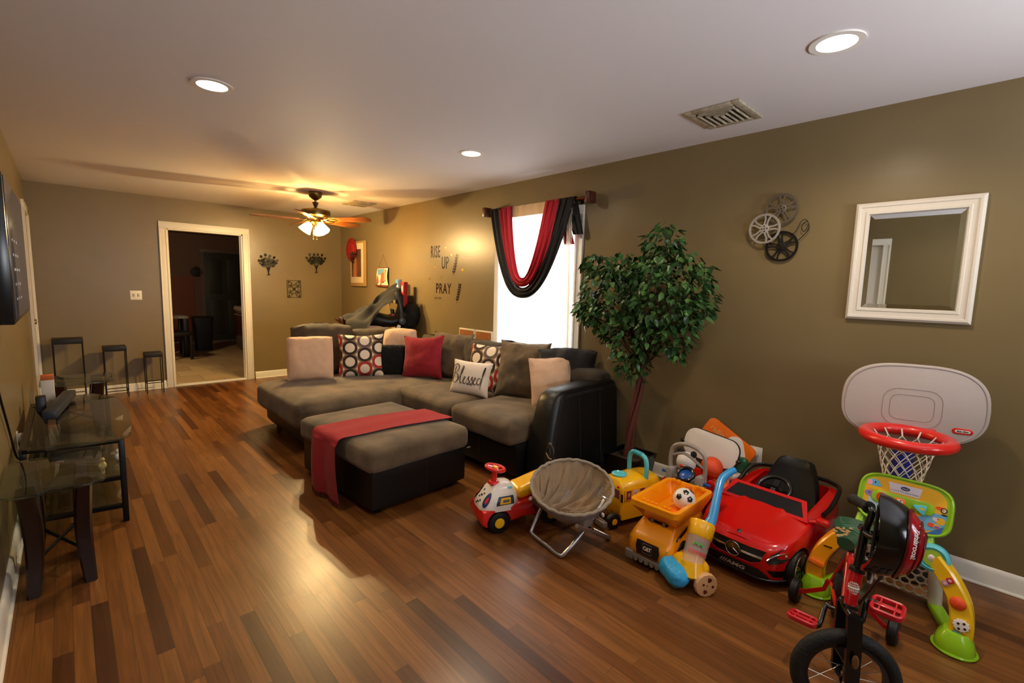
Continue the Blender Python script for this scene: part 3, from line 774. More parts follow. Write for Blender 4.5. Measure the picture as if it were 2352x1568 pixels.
b = new(); rbox(b, (CX0-.06, 3.83, .20), (3.0, 5.0, .45), .085, .015, 18, .014, 4, seed=3); obj('chaise_cushion', b, SUEDE, sofa)
# flared arm with rounded top, front face leaning
b = new()
def armring(y):
    prof = [(FX+.07, .03), (FX+.09, .25), (FX+.15, .5), (FX+.19, .61), (FX+.225, .66), (FX+.29, .685), (2.80, .70), (3.16, .71), (3.21, .69), (3.235, .63), (3.22, .03)]
    return [Vector((x, y, z)) for x, z in prof]
rs = []
for f, ins in ((0, .035), (.012, .012), (.035, 0), (.165, 0), (.19, .012), (.20, .035)):
    cc = Vector((2.75, 0, .36)); R = armring(SY0+f)
    rs.append([Vector((p.x+(ins if p.x < cc.x else -ins), p.y, p.z-(ins if p.z > .4 else 0))) for p in R])
for i, R in enumerate(rs):
    for p in R:
        p.y += (-.03 if i < 3 else 0)*max(0, (p.z-.1))/.6*0
        p.y += .05*(1-min(1, p.z/.65))*(-1 if i < 3 else 0)
loft(b, rs); obj('arm', b, LEATHER, sofa, sm=50)
b = new()
def armside(x, z): return Vector((x, SY0-.004-.05*(1-min(1, z/.65)), z))
for dz in (0, .012): tube(b, [armside(x, .655-dz+(x-2.5)*.02) for x in (2.56, 2.8, 3.0, 3.18)], .0016, 5, k=3)
for x in (2.72, 2.97): tube(b, [armside(x, z) for z in (.05, .2, .4, .63)], .0018, 5)
for dx in (0, .012): tube(b, [armside(FX+.10+dx, .05), armside(FX+.13+dx, .25), armside(FX+.19+dx, .5), armside(FX+.25+dx, .64)], .0016, 5, k=3)
obj('stitching', b, STITCH, sofa)
b = new()
for y in (2.75, 3.1, 3.45, 3.8): tube(b, [(FX-.002, y, .06), (FX-.002, y, .27)], .0016, 5)
obj('base_seams', b, STITCH, sofa)
b = new(); rbox(b, (3.02, SY0+.17, .05), (3.20, 5.1, .78), .05, cuts=8); obj('back_long', b, LEATHER, sofa)
b = new(); rbox(b, (2.98, SY0+.04, .60), (3.225, SY0+.6, .775), .07, cuts=10, na=.014); obj('back_roll', b, SUEDE2, sofa)
b = new(); rbox(b, (1.74, 4.96, .05), (3.2, 5.12, .74), .05, cuts=8); obj('back_short', b, LEATHER, sofa)
for x, y in ((FX+.08, SY0+.12), (3.12, SY0+.12), (CX0+.12, 3.98), (CX0+.12, 4.88), (3.1, 5.0), (FX+.1, 3.96)):
    b = new(); lathe(b, [(.022, 0), (.03, .05), (.03, .06)], 14, T(x, y, 0)); obj('foot', b, IRON, sofa)

def pillow(name, label, x, y, z, yaw, lean, w, h, t, m, **kw):
    p = thing(name, label, 'pillow', (x, y, z), rot=Euler((D(lean), 0, D(yaw)), 'XYZ'), group=kw.pop('group', 'pillows on the sectional sofa'))
    roll = kw.pop('roll', 0)
    b = new(); pillow_mesh(b, w, h, t, **kw)
    if roll: b.transform(T(0, 0, h/2) @ Ry(D(roll)) @ T(0, 0, -h/2))
    obj('pillow_cover', b, m, p)
    return p
BEIGE = mat('beige_plush', 'cfa888', .95, sheen=.15, bump=.6, bscale=90, var=.05, vscale=12)
REDP = mat('red_chenille', '861320', .95, sheen=.08, bump=.5, bscale=110, var=.12, vscale=20)
FUZZ = mat('black_shag', '0b0a0a', .95)
def circles_mat():
    m = bpy.data.materials.new('ring_print_fabric'); m.use_nodes = True; nt = m.node_tree; b = nt.nodes['Principled BSDF']; L = nt.links.new
    tc = nt.nodes.new('ShaderNodeTexCoord'); mp = nt.nodes.new('ShaderNodeMapping'); mp.inputs['Rotation'].default_value = (PI/2, 0, 0); mp.inputs['Scale'].default_value = (6.9, 6.9, 6.9); mp.inputs['Location'].default_value = (.25, .1, 0)
    L(tc.outputs['Object'], mp.inputs[0])
    sp = nt.nodes.new('ShaderNodeSeparateXYZ'); L(mp.outputs[0], sp.inputs[0])
    row = math_node(nt, 'FLOOR', sp.outputs[0]); sh_ = math_node(nt, 'MULTIPLY', math_node(nt, 'MODULO', math_node(nt, 'ABSOLUTE', row), 2), .5)
    cb = nt.nodes.new('ShaderNodeCombineXYZ'); L(sp.outputs[0], cb.inputs[0]); L(math_node(nt, 'ADD', sp.outputs[1], sh_), cb.inputs[1])
    v2 = cb.outputs[0]; s2 = nt.nodes.new('ShaderNodeSeparateXYZ'); L(v2, s2.inputs[0])
    fx = math_node(nt, 'SUBTRACT', math_node(nt, 'FRACT', s2.outputs[0]), .5); fy = math_node(nt, 'SUBTRACT', math_node(nt, 'FRACT', s2.outputs[1]), .5)
    d = math_node(nt, 'SQRT', math_node(nt, 'ADD', math_node(nt, 'MULTIPLY', fx, fx), math_node(nt, 'MULTIPLY', fy, fy)))
    c2 = nt.nodes.new('ShaderNodeCombineXYZ'); L(row, c2.inputs[0]); L(math_node(nt, 'FLOOR', s2.outputs[1]), c2.inputs[1])
    wn = nt.nodes.new('ShaderNodeTexWhiteNoise'); wn.noise_dimensions = '2D'; L(c2.outputs[0], wn.inputs['Vector'])
    rc = ramp(nt, wn.outputs[0], [(0, '2e1d18'), (.5, 'a8201c'), (.68, '5a4a44'), (.85, '2e1d18')], True)
    cream = (*srgb('dcc8ae'), 1); tan = (*srgb('8a6a48'), 1)
    m1 = nt.nodes.new('ShaderNodeMixRGB'); L(math_node(nt, 'LESS_THAN', d, .33), m1.inputs[0]); L(rc, m1.inputs[1]); m1.inputs[2].default_value = cream
    m2 = nt.nodes.new('ShaderNodeMixRGB'); L(math_node(nt, 'LESS_THAN', d, .50), m2.inputs[0]); m2.inputs[1].default_value = tan; L(m1.outputs[0], m2.inputs[2])
    m3 = nt.nodes.new('ShaderNodeMixRGB'); L(math_node(nt, 'GREATER_THAN', d, .60), m3.inputs[0]); L(m2.outputs[0], m3.inputs[1]); m3.inputs[2].default_value = cream
    L(m3.outputs[0], b.inputs['Base Color']); b.inputs['Roughness'].default_value = .85
    return m
RINGS = circles_mat()
# loose back cushions
BK = 'loose back cushions of the sectional sofa'
pillow('back_cushion', 'grey suede back cushion behind the beige pillow at the free end of the chaise', 1.96, 4.93, .43, -6, -10, .66, .55, .18, SUEDE2, k=.10, pinch=.03, na=.035, ns=6, seed=1, group=BK, flop=-.03)
pillow('back_cushion', 'dark suede back cushion behind the large ring-patterned pillow', 2.52, 4.90, .43, -6, -9, .60, .505, .18, SUEDE2, k=.12, pinch=.02, na=.02, ns=5, seed=2, group=BK)
pillow('back_cushion', 'grey suede back cushion just behind and right of the red pillow', 2.88, 4.02, .45, -72, -14, .52, .50, .17, SUEDE, k=.0, pinch=.09, na=.022, seed=3, group=BK)
pillow('back_cushion', 'dark back cushion in the inner corner of the sofa behind the red pillow', 2.99, 4.45, .45, -80, -10, .5, .42, .15, SUEDE2, k=.08, pinch=.03, na=.015, seed=9, group=BK)
pillow('back_cushion', 'dark grey back cushion behind the smaller ring-patterned pillow', 2.96, 3.58, .45, -84, -8, .56, .45, .16, SUEDE2, k=.1, pinch=.02, na=.015, seed=4, group=BK)
pillow('back_cushion', 'large grey-brown suede back cushion in front of the window', 2.86, 2.92, .44, -70, -14, .50, .53, .21, SUEDE, k=.0, pinch=.09, na=.03, ns=7, seed=5, group=BK)
pillow('back_cushion', 'black back cushion standing against the arm behind the beige pillow', 2.97, 2.47, .46, -50, -16, .50, .46, .16, mat('black_suede', '15100f', .8, sheen=.2), k=.0, pinch=.09, na=.02, seed=6, group=BK, flop=-.05)
# throw pillows
pillow('throw_pillow', 'beige plush pillow, leftmost on the chaise', 1.72, 4.70, .455, -20, -10, .44, .44, .15, BEIGE, k=.10, pinch=.03, na=.016, ns=7, seed=11)
pillow('throw_pillow', 'large pillow printed with red and brown rings, between the beige and black pillows', 2.20, 4.60, .45, -24, -10, .46, .46, .15, RINGS, pinch=.10, na=.008, seed=12)
pillow('throw_pillow', 'beige plush pillow tucked behind the black shaggy pillow', 2.68, 4.64, .50, -34, -8, .38, .44, .14, BEIGE, k=.2, pinch=.0, na=.012, seed=13)
pk = pillow('throw_pillow', 'black shaggy pillow between the ring-patterned and red pillows', 2.50, 4.50, .45, -34, -8, .34, .33, .12, FUZZ, k=.1, pinch=.02, seed=14)
b = new(); rnd = random.Random(14)
for i in range(900):
    u, v = rnd.uniform(-1, 1), rnd.uniform(-1, 1); x, z = u*.165, v*.16+.165
    th = .06*max(0, 1-abs(u)**3)**.55*max(0, 1-abs(v)**3)**.55
    d = Vector((u*.5+rnd.uniform(-.4, .4), -1+abs(v)*.4, v*.7+rnd.uniform(-.5, .2))).normalized()*rnd.uniform(.015, .032)
    p = Vector((x, -th, z)); s = Vector((.0022, 0, .0))
    q = bm_v = [b.verts.new(p-s), b.verts.new(p+s), b.verts.new(p+d)]
    b.faces.new(q)
obj('shag_pile', b, FUZZ, pk)['kind'] = 'stuff'
pillow('throw_pillow', 'plain dark red square pillow', 2.64, 4.17, .455, -62, -14, .48, .46, .15, REDP, pinch=.12, na=.009, seed=15, roll=-4)
pillow('throw_pillow', 'smaller ring-patterned pillow behind the pillow lettered Blessed', 2.78, 3.30, .45, -70, -16, .42, .45, .13, RINGS, pinch=.06, na=.006, seed=16)
bl = pillow('throw_pillow', 'small white rectangular pillow lettered Blessed', 2.56, 3.25, .46, -68, -14, .40, .31, .12, mat('cream_canvas', 'd8c8b6', .9, bump=.4, bscale=130), pinch=.09, na=.006, seed=17, roll=2)
INK = mat('dark_ink', '241612', .7)
b = new()
strokes = [
 [(.42, 2.55), (.30, 1.6), (.12, .1)], [(-.05, 1.9), (.05, 2.5), (.6, 2.75), (1.0, 2.3), (.75, 1.7), (.35, 1.45), (.9, 1.25), (1.0, .6), (.55, .05), (.05, .3)],
 [(1.1, .5), (1.55, 1.5), (1.75, 2.35), (1.6, 2.5), (1.45, 1.6), (1.4, .4), (1.55, .02), (1.85, .35)],
 [(1.8, .35), (2.15, .75), (2.15, 1.0), (1.95, .85), (1.95, .25), (2.15, .0), (2.45, .35)],
 [(2.4, .3), (2.78, 1.12), (2.74, .75), (2.95, .35), (2.85, -.05), (2.55, -.02), (2.62, .12), (3.05, .35)],
 [(3.0, .3), (3.33, 1.12), (3.29, .75), (3.5, .35), (3.4, -.05), (3.1, -.02), (3.17, .12), (3.55, .35)],
 [(3.45, .35), (3.8, .75), (3.8, 1.0), (3.6, .85), (3.6, .25), (3.8, 0), (4.1, .35)],
 [(4.65, .85), (4.35, 1.0), (4.1, .6), (4.2, .08), (4.5, .2), (4.75, 1.0), (5.05, 2.3), (5.0, 2.55), (4.85, 1.9), (4.7, .4), (4.55, -.55)]]
s0 = .063
for st in strokes:
    P = []
    for x, z in smooth([(x, z, 0) for x, z in st], 5) and [(p.x, p.y) for p in smooth([(x, z, 0) for x, z in st], 5)]:
        X, Z = (x-2.55)*s0, (z-1.0)*s0*.98+.155
        u, v = X/.2, (Z-.155)/.155
        th = .06*max(0, 1-abs(u)**3)**.55*max(0, 1-abs(v)**3)**.55
        P.append((X, -th-.0035, Z))
    tube(b, P, [.0016, .004, .002, .0042, .0016], 6)
obj('lettering', b, INK, bl)
pillow('throw_pillow', 'beige plush pillow leaning inside the sofa arm', 2.84, 2.50, .46, -36, -16, .38, .42, .13, BEIGE, k=.06, pinch=.07, na=.012, seed=18, roll=-3)

# ------------------------------------------------------------ ottoman and throw
ot = thing('ottoman', 'large square ottoman with grey-brown suede top and black leather sides', 'ottoman', (1.62, 3.05, 0), D(3.5))
b = new(); rbox(b, (-.375, -.485, .035), (.375, .485, .30), .02, cuts=6); obj('base', b, LEATHER, ot)
b = new(); rbox(b, (-.40, -.51, .27), (.40, .51, .435), .055, .012, 18, .008, 5, seed=4); obj('top_cushion', b, SUEDE, ot)
b = new(); tube(b, [(.03, -.487, .05), (.03, -.487, .27)], .0016, 5); tube(b, [(.377, -.1, .05), (.377, -.1, .27)], .0016, 5); obj('seams', b, STITCH, ot)
for x in (-.3, .3):
    for y in (-.41, .41):
        b = new(); cyl(b, (x, y, 0), (x, y, .04), .022, .028, 14); obj('foot', b, IRON, ot)
b = new(); box(b, (.385, -.5, .275), (.03, .012, .008), .002); obj('zip_pull', b, mat('zip_metal', 'a8a8a8', .3, 1), ot)
th = thing('throw_blanket', 'red throw draped across the ottoman and hanging down its left side', 'blanket', (1.62, 3.05, 0), D(3.5))
top = .450
path = [(.40, .0, top-.005)]
def thr(u, v):
    # u along the length (0 right edge .. 1 hem), v across
    Ltop = .84; total = .84+.40
    s = u*total
    cy = -.02+.11*min(1, s/Ltop) if False else 0
    yc = -.13+.10*min(s, Ltop)/Ltop; wv = .35
    y = yc+(v-.5)*wv*(1+.18*max(0, s-Ltop)/.4)-.02*max(0, s-Ltop)/.4
    if s < Ltop-.03:
        x = .40-s; z = top+.009*math.exp(-((x)/.3)**2)
    elif s < Ltop+.04:
        a = (s-(Ltop-.03))/.07*PI/2; x = .40-(Ltop-.03)-.045*math.sin(a); z = top-.045*(1-math.cos(a))
    else:
        x = .40-(Ltop-.03)-.045-.01*math.sin(v*9+1)-.016*math.sin((s-Ltop)*6); z = top-.045-(s-Ltop-.04)
        y += .025*math.sin(v*7)*(s-Ltop)
    k = .5 if s < Ltop else 1
    x += -.006*math.sin(v*13+u*4)*min(1, max(0, s-Ltop)/.2); z += (.0015*math.sin(v*11+u*6)+.001*math.sin(u*20+v*5)) if s < Ltop else 0
    return Vector((x, y, z))
b = new(); surf(b, thr, 90, 30, thick=.006); obj('throw_cloth', b, mat('red_woven_throw', '92111b', .95, sheen=.05, bump=.4, bscale=150, var=.08, vscale=20), th)
b = new(); rnd = random.Random(8)
for v in range(40):
    p = thr(1, v/40); tube(b, [p, p+Vector((rnd.uniform(-.006, .006), rnd.uniform(-.006, .006), -.03))], .0016, 4)
obj('fringe', b, mat('dark_red_fringe', '5e0c14', .9), th)
# ------------------------------------------------------------ left wall: television, glass stand, end tables
tv = thing('television', 'flat screen television mounted on the left wall', 'television', (XL, 3.18, 1.515))
b = new(); box2(b, (.055, -.53, -.29), (.118, .53, .29), .006); obj('television_body', b, mat('black_gloss_plastic', '0a0a0b', .25), tv)
b = new(); box2(b, (.116, -.515, -.27), (.121, .515, .278), .001); obj('screen', b, mat('dark_blue_grey_screen', '20222c', .16, emit=.4), tv)
b = new(); rnd = random.Random(4)
for i in range(5):
    for j in range(3):
        box2(b, (.1212, -.38+j*.12, -.2+i*.06), (.1216, -.38+j*.12+rnd.uniform(.03, .09), -.19+i*.06), 0)
obj('menu_marks', b, mat('screen_menu_grey', '6f7280', .4, emit=.35), tv)
b = new(); box2(b, (.002, -.2, -.15), (.02, .2, .15), .003); box2(b, (.02, -.05, -.05), (.06, .05, .05)); obj('wall_bracket', b, IRON, tv)
cb = thing('television_cable', 'black cable hanging from the television down the left wall', 'cable', (XL, 0, 0))
b = new(); tube(b, [(.03, 2.9, 1.28), (.03, 2.95, 1.12), (.015, 3.1, .95), (.012, 3.5, .62), (.013, 3.72, .42), (.03, 3.78, .36), (.02, 3.74, .25), (.05, 3.85, .2)], .005, 8, k=5); obj('cable', b, mat('black_rubber', '0c0b0b', .5), cb)
t = thing('wall_outlet', 'outlet with white and black plugs low on the left wall beside the glass stand', 'outlet', (XL, 4.05, .42), PI/2)
b = new(); box2(b, (-.035, -.006, -.057), (.035, 0, .057), .003); obj('outlet_plate', b, WHITE_PL, t)
b = new(); box2(b, (-.02, -.05, .005), (.02, -.006, .045), .006); obj('white_plug', b, WHITE_PL, t)
b = new(); box2(b, (-.018, -.06, -.05), (.018, -.006, -.01), .006); tube(b, [(0, -.06, -.03), (.03, -.08, -.06), (.05, -.05, -.2)], .004, 6, k=4); obj('black_plug', b, mat('black_rubber', '0c0b0b', .5), t)

TGL = thin_glass('greenish_table_glass', (.80, .86, .83), 4.5)
DWOOD = mat('espresso_wood', '1d0a08', .32, coat=.3, var=.2, vscale=12)
def end_table(x, y, label):
    t = thing('glass_end_table', label, 'side table', (x, y, 0), group='glass topped end tables')
    b = new(); prism(b, rrect(.50, .56, .09, 8), .49, .502, .003); obj('glass_top', b, TGL, t)
    for sx in (-1, 1):
        for sy in (-1, 1):
            b = new(); pts = []
            for i in range(13):
                z = .49*i/12; f = i/12
                off = .05*math.sin(PI*f)       # bowed leg
                pts.append((f, z, off))
            rings = []
            for f, z, off in pts:
                cx = sx*(.135-off*.35); cy = sy*(.17-.05*math.sin(PI*f)+.035*(f-.5)); wx = .034+.012*math.sin(PI*f*.8); wy = .06
                rings.append([Vector((cx+wx*a, cy+wy*c*(.75+.25*f), z)) for a, c in ((-1, -.7), (-.7, -1), (.7, -1), (1, -.7), (1, .7), (.7, 1), (-.7, 1), (-1, .7))])
            loft(b, rings); obj('leg', b, DWOOD, t, sm=30)
    b = new(); tube(b, [(-.12, -.14, .14), (.12, .14, .20)], .009, 8); obj('cross_bar', b, IRON, t)
    b = new(); tube(b, [(.12, -.14, .14), (-.12, .14, .20)], .009, 8); obj('cross_bar', b, IRON, t)
    return t
e1 = end_table(-.135+.0, 3.03, 'glass topped end table with dark wooden legs, nearest the camera')
e1.scale = (.92, 1, 1); e1.location.x = -.15+.01
# keep clear of the wall: the glass spans x -.24 .. .09
e1.location.x = -.085; 
for c in e1.children: pass
e1.scale = (.70, 1, 1)
# TV stand: black metal posts, three glass shelves with bowed front
ts = thing('television_stand', 'black metal media stand with three curved glass shelves', 'tv stand', (XL+.02, 4.16, 0))
def shelf(z, w, l):
    b = new(); out = [(.05, -l/2+.05), (.16, -l/2), (w-.04, -l/2), (w, -l/2+.06)]+[(w+.045*math.sin(PI*i/8), -l/2+.06+(l-.25)*i/8) for i in range(1, 9)]+[(w-.12, l/2), (.06, l/2), (.05, l/2-.05)]
    prism(b, out, z-.008, z, .002); return b
obj('glass_shelf', shelf(.505, .475, 1.50), TGL, ts)
obj('glass_shelf', shelf(.28, .43, 1.40), TGL, ts)
obj('glass_shelf', shelf(.11, .43, 1.40), TGL, ts)
BLK = mat('satin_black_metal', '0b0c0e', .35, .3)
for x, y in ((.43, -.70), (.43, .55), (.03, -.62), (.03, .62)):
    b = new(); box2(b, (x-.014, y-.02, 0), (x+.014, y+.02, .495), .003); obj('post', b, BLK, ts)
for z in (.485, .265, .095):
    b = new()
    for y in (-.70, .55): ribbon(b, [(.03, y*.9, z), (.43, y, z)], .03, .022)
    ribbon(b, [(.03, -.62, z), (.03, .62, z)], .03, .022); obj('shelf_rail', b, BLK, ts)
b = new(); box2(b, (.055, .30, .0), (.105, .38, .60), .004); obj('spine', b, BLK, ts)
t = thing('soundbar', 'long dark blue-grey soundbar lying slantwise on the media stand', 'soundbar', (-.07, 4.50, .5065), D(-8))
b = new(); box2(b, (-.035, -.36, 0), (.035, .36, .055), .008); obj('case', b, mat('blue_grey_plastic', '262d38', .4), t)
t = thing('white_carton', 'small white box with orange top standing at the far end of the media stand', 'box', (-.135, 4.84, .506))
b = new(); box2(b, (-.035, -.03, 0), (.035, .03, .15), .003); obj('carton', b, mat('white_card', 'cfc8bd', .6), t)
b = new(); box2(b, (-.035, -.031, .15), (.035, .03, .185), .003); obj('carton_top', b, mat('orange_card', 'c0622c', .6), t)
t = thing('set_top_box', 'black box lying on the middle glass shelf of the media stand', 'set-top box', (-.03, 3.95, .281))
b = new(); box2(b, (-.1, -.16, 0), (.14, .16, .05), .006); obj('case', b, BLK, t)
b = new(); prism(b, circ(.008, 12), 0, .002, 0, T(.142, -.08, .025) @ Ry(PI/2)); obj('button', b, mat('blue_lamp', '3a5f9a', .4), t)
for i, (x, y, z, c) in enumerate(((.10, 3.62, .281, 'c8b070'), (.18, 3.75, .281, 'd8d0c0'))):
    t = thing('toy_figure', ('small yellow trinket on the middle glass shelf', 'small pale trinket on the middle glass shelf')[i], 'trinket', (x, y, z))
    b = new(); ell(b, (0, 0, .025), (.02, .016, .025), None, 12, 8); ell(b, (0, 0, .06), (.013, .013, .014), None, 12, 8); obj('body', b, mat('trinket_'+c, c, .4), t)
e2 = end_table(.035, 5.72, 'glass topped end table with dark wooden legs, behind the media stand'); e2.scale = (.98, 1, 1)
# nesting plant stands by the far wall
def stand(x, y, w, h, label, lower):
    t = thing('metal_plant_stand', label, 'plant stand', (x, y, 0), group='black metal nesting stands by the far wall')
    b = new(); box2(b, (-w/2, -w/2, h-.055), (w/2, w/2, h), .004); obj('tray', b, mat('black_stand_top', '12100e', .5), t)
    for sx in (-1, 1):
        for sy in (-1, 1):
            b = new(); tube(b, [(sx*(w/2-.008), sy*(w/2-.008), 0), (sx*(w/2-.008), sy*(w/2-.008), h-.05)], .0055, 6); obj('leg', b, IRON, t)
    b = new(); q = w/2-.008
    for a, c in (((-q, -q), (q, -q)), ((q, -q), (q, q)), ((q, q), (-q, q)), ((-q, q), (-q, -q))): tube(b, [(*a, lower), (*c, lower)], .005, 6)
    obj('lower_rail', b, IRON, t)
stand(-.015, 7.26, .26, .725, 'tallest black metal stand, leftmost of three by the far wall', .08)
stand(.385, 7.28, .215, .61, 'middle-sized black metal stand, between the tall and the short one', .08)
stand(.75, 7.31, .18, .505, 'shortest black metal stand, beside the door casing', .13)

# ------------------------------------------------------------ behind the sofa
t = thing('corner_table', 'light yellowish wooden table in the corner behind the sofa', 'table', (2.66, 5.98, 0))
YW = mat('honey_wood', 'b5813a', .4, var=.12, vscale=4, stretch=(2, 20, 1))
b = new(); box2(b, (-.60, -.80, .81), (.58, .34, .84), .005); obj('tabletop', b, YW, t)
for sx, sy in ((-.55, -.75), (.53, -.75), (-.55, .29), (.53, .29)):
    b = new(); box2(b, (sx-.025, sy-.025, 0), (sx+.025, sy+.025, .81), .004); obj('leg', b, YW, t)
b = new(); box2(b, (-.55, -.75, .72), (.53, -.73, .81)); box2(b, (-.55, .27, .72), (.53, .29, .81)); obj('apron', b, YW, t)
t = thing('serving_tray', 'flat black oval tray on the corner table', 'tray', (2.36, 6.08, .842))
b = new(); lathe(b, [(.0, .0), (.15, .0), (.19, .012), (.195, .016), (.15, .005), (.0, .004)], 36); obj('tray_dish', b, mat('black_lacquer', '0d0a08', .3), t)
t = thing('carved_bowl', 'dark brown carved wooden bowl with knobbly rim on the corner table', 'bowl', (2.74, 6.02, .842))
b = new(); rings = []
for i in range(9):
    f = i/8; rings.append([Vector(((.06+.08*f)*math.cos(a)*(1.5), (.06+.08*f)*math.sin(a), .085*f+.035*f*f*max(0, math.cos(2*a))+.008*math.sin(7*a)*f)) for a in [2*PI*k/36 for k in range(36)]])
loft(b, rings, cap=True); CB = mat('dark_carved_wood', '2a130c', .55, bump=.6, bscale=40); obj('bowl_body', b, CB, t)
rnd = random.Random(6)
for k in range(7):
    b = new(); a = k*.9; ell(b, (.13*math.cos(a), .07*math.sin(a), .105+rnd.uniform(0, .04)), (.035, .03, .032), None, 12, 8)
    obj('carved_knob', b, CB, t)
# infant car seat with handle and dark blanket
cs = thing('infant_car_seat', 'black infant car seat with raised carry handle on the corner table', 'car seat', (2.98, 5.38, .842), D(-15))
BP = mat('car_seat_black', '0c0c0d', .45, bump=.3, bscale=60)
b = new()
rings = []
for i in range(13):
    f = i/12; x = -.30+.62*f
    w = .20*math.sin(PI*min(1, f*.9+.12))**.45; zb = .03+.10*f**3; zt = .20+.12*abs(f-.42)**1.3*2.2
    rings.append([Vector((x, w*math.cos(a), zb+(zt-zb)*(.5+.5*math.sin(a)))) for a in [2*PI*k/20 for k in range(20)]])
loft(b, rings); obj('shell', b, BP, cs, sm=60)
b = new(); ell(b, (.25, 0, .20), (.13, .19, .16), None, 24, 14); obj('canopy', b, mat('black_canopy_fabric', '101011', .8, bump=.4, bscale=60), cs)
HM = mat('grey_handle_plastic', '2a2e30', .3)
b = new()
tube(b, [(.08, -.21, .14), (.06, -.215, .30), (.03, -.20, .44), (.02, -.12, .50), (.02, 0, .51), (.02, .12, .50), (.03, .20, .44), (.06, .215, .30), (.08, .21, .14)], .02, 10, k=4, flat=1.4); obj('carry_handle', b, HM, cs)
for s in (-1, 1):
    b = new(); cyl(b, (.08, s*.19, .13), (.08, s*.235, .13), .045, n=24, bev=.006); ring(b, .03, .005, T(.08, s*.237, .13) @ Rx(PI/2), 20, 6); obj('handle_pivot', b, HM, cs)
b = new(); box(b, (-.1, -.2, .30), (.09, .004, .075), 0, T(0, 0, 0) @ Ry(.25)); obj('warning_label', b, mat('yellow_label', 'd0a03c', .6), cs)
b = new(); box(b, (-.03, -.205, .205), (.035, .01, .022), .004); obj('buckle', b, mat('pink_red_buckle', 'b01838', .4), cs)
bk = thing('dark_blanket', 'dark brown blanket draped over the car seat handle and trailing to the left', 'blanket', (2.98, 5.38, .842), D(-15))
def bl_(u, v):
    a = (v-.5)*2
    x = .06-.62*u**.9; z = .53-.40*u**1.05+.03*math.sin(u*6+1)-(.12+.08*u)*a*a
    y = a*(.17+.14*u)-.0
    z += .030*math.sin(a*8+u*6)+.018*math.sin(a*15-u*9)+.03*noise.noise(Vector((u*5, a*3, 1))); y += .03*math.sin(u*9+a*2); x += .02*math.sin(a*7+u*3)
    return Vector((x, y-.02, max(z, .012+.01*math.sin(a*12)**2)))
b = new(); surf(b, bl_, 40, 40, thick=.006); obj('blanket_cloth', b, mat('dark_brown_blanket', '0e0b09', .85, bump=.3, bscale=50), bk, sm=60)
t = thing('dark_pouch', 'black fluffy bundle beside the car seat, right of its pivot', 'bag', (3.12, 4.93+.27, .842))
b = new(); ell(b, (0, 0, .105), (.09, .10, .10), None, 24, 14)
for v in b.verts: v.co += Vector(noise.noise_vector(v.co*22))*.010
obj('pouch_body', b, mat('black_fluff', '0a0a0a', .95, bump=.8, bscale=80), t)
t = thing('dark_storage_box', 'tall narrow dark brown box standing behind the car seat', 'box', (3.17, 5.38, .842))
b = new(); 
for a, c in (((-.08, -.09), (.07, -.08)), ((-.08, .08), (.07, .09)), ((-.08, -.08), (-.07, .08)), ((.06, -.08), (.07, .08))): box2(b, (a[0], a[1], 0), (c[0], c[1], .44))
box2(b, (-.08, -.09, 0), (.07, .09, .01)); obj('box_body', b, mat('dark_brown_board', '2c1a14', .5), t)
t = thing('red_package', 'red boxed package sticking up out of the tall dark box', 'package', (3.13, 5.335, .855), rot=Euler((D(2), 0, 0)))
b = new(); box2(b, (-.03, -.035, 0), (.03, .035, .60), .003); obj('carton', b, mat('red_carton', 'a8141c', .4), t)
b = new(); ell(b, (-.031, 0, .51), (.002, .018, .05), None, 14, 8); obj('picture_patch', b, mat('pale_print', 'b8aFA8'.lower(), .5), t)
t = thing('blue_package', 'pale blue and white package sticking up out of the tall dark box', 'package', (3.13, 5.42, .855), rot=Euler((D(-3), 0, 0)))
b = new(); box2(b, (-.03, -.03, 0), (.03, .03, .63), .003); obj('carton', b, mat('pale_blue_carton', '9fb4c4', .4), t)
b = new(); box2(b, (-.0315, -.03, .56), (-.03, .03, .63)); obj('carton_end', b, mat('blue_print', '4f7fa0', .5), t)
# pale cloth bits between cushions and the corner table
t = thing('cream_plush_pillow', 'rounded cream pillow peeping above the back cushions in front of the car seat', 'pillow', (2.66, 5.26, .66), rot=Euler((D(-6), 0, D(-20))))
b = new(); pillow_mesh(b, .30, .26, .10, 0, .25, .008, seed=31); obj('pillow_cover', b, BEIGE, t)
t = thing('paper_tag', 'white folded leaflet standing by the car seat', 'leaflet', (2.90, 5.16, .79), rot=Euler((0, D(24), D(-40))))
b = new(); box2(b, (-.02, -.002, 0), (.02, .002, .15)); obj('leaflet_sheet', b, mat('white_paper', 'c8c4bc', .6), t)
# two framed panels leaning on the wall behind the sofa
for i, (y, lab) in enumerate(((4.13, 'orange-brown panel with white edges behind the sofa, farther from the window'), (3.84, 'orange-brown panel with white edges behind the sofa, nearer the window'))):
    t = thing('canvas_panel', lab, 'panel', (3.235, y, 0), rot=Euler((0, D(-0), 0)), group='panels behind the sofa')
    b = new(); box2(b, (-.024, -.135, .12), (0, .135, .955), .002); obj('panel_edge', b, mat('white_edge', 'd4cab8', .5), t)
    b = new(); box2(b, (-.026, -.125, .15), (-.024, .125, .94)); obj('panel_face', b, mat('orange_brown_panel', '9a5f2c', .5, var=.15, vscale=10), t)

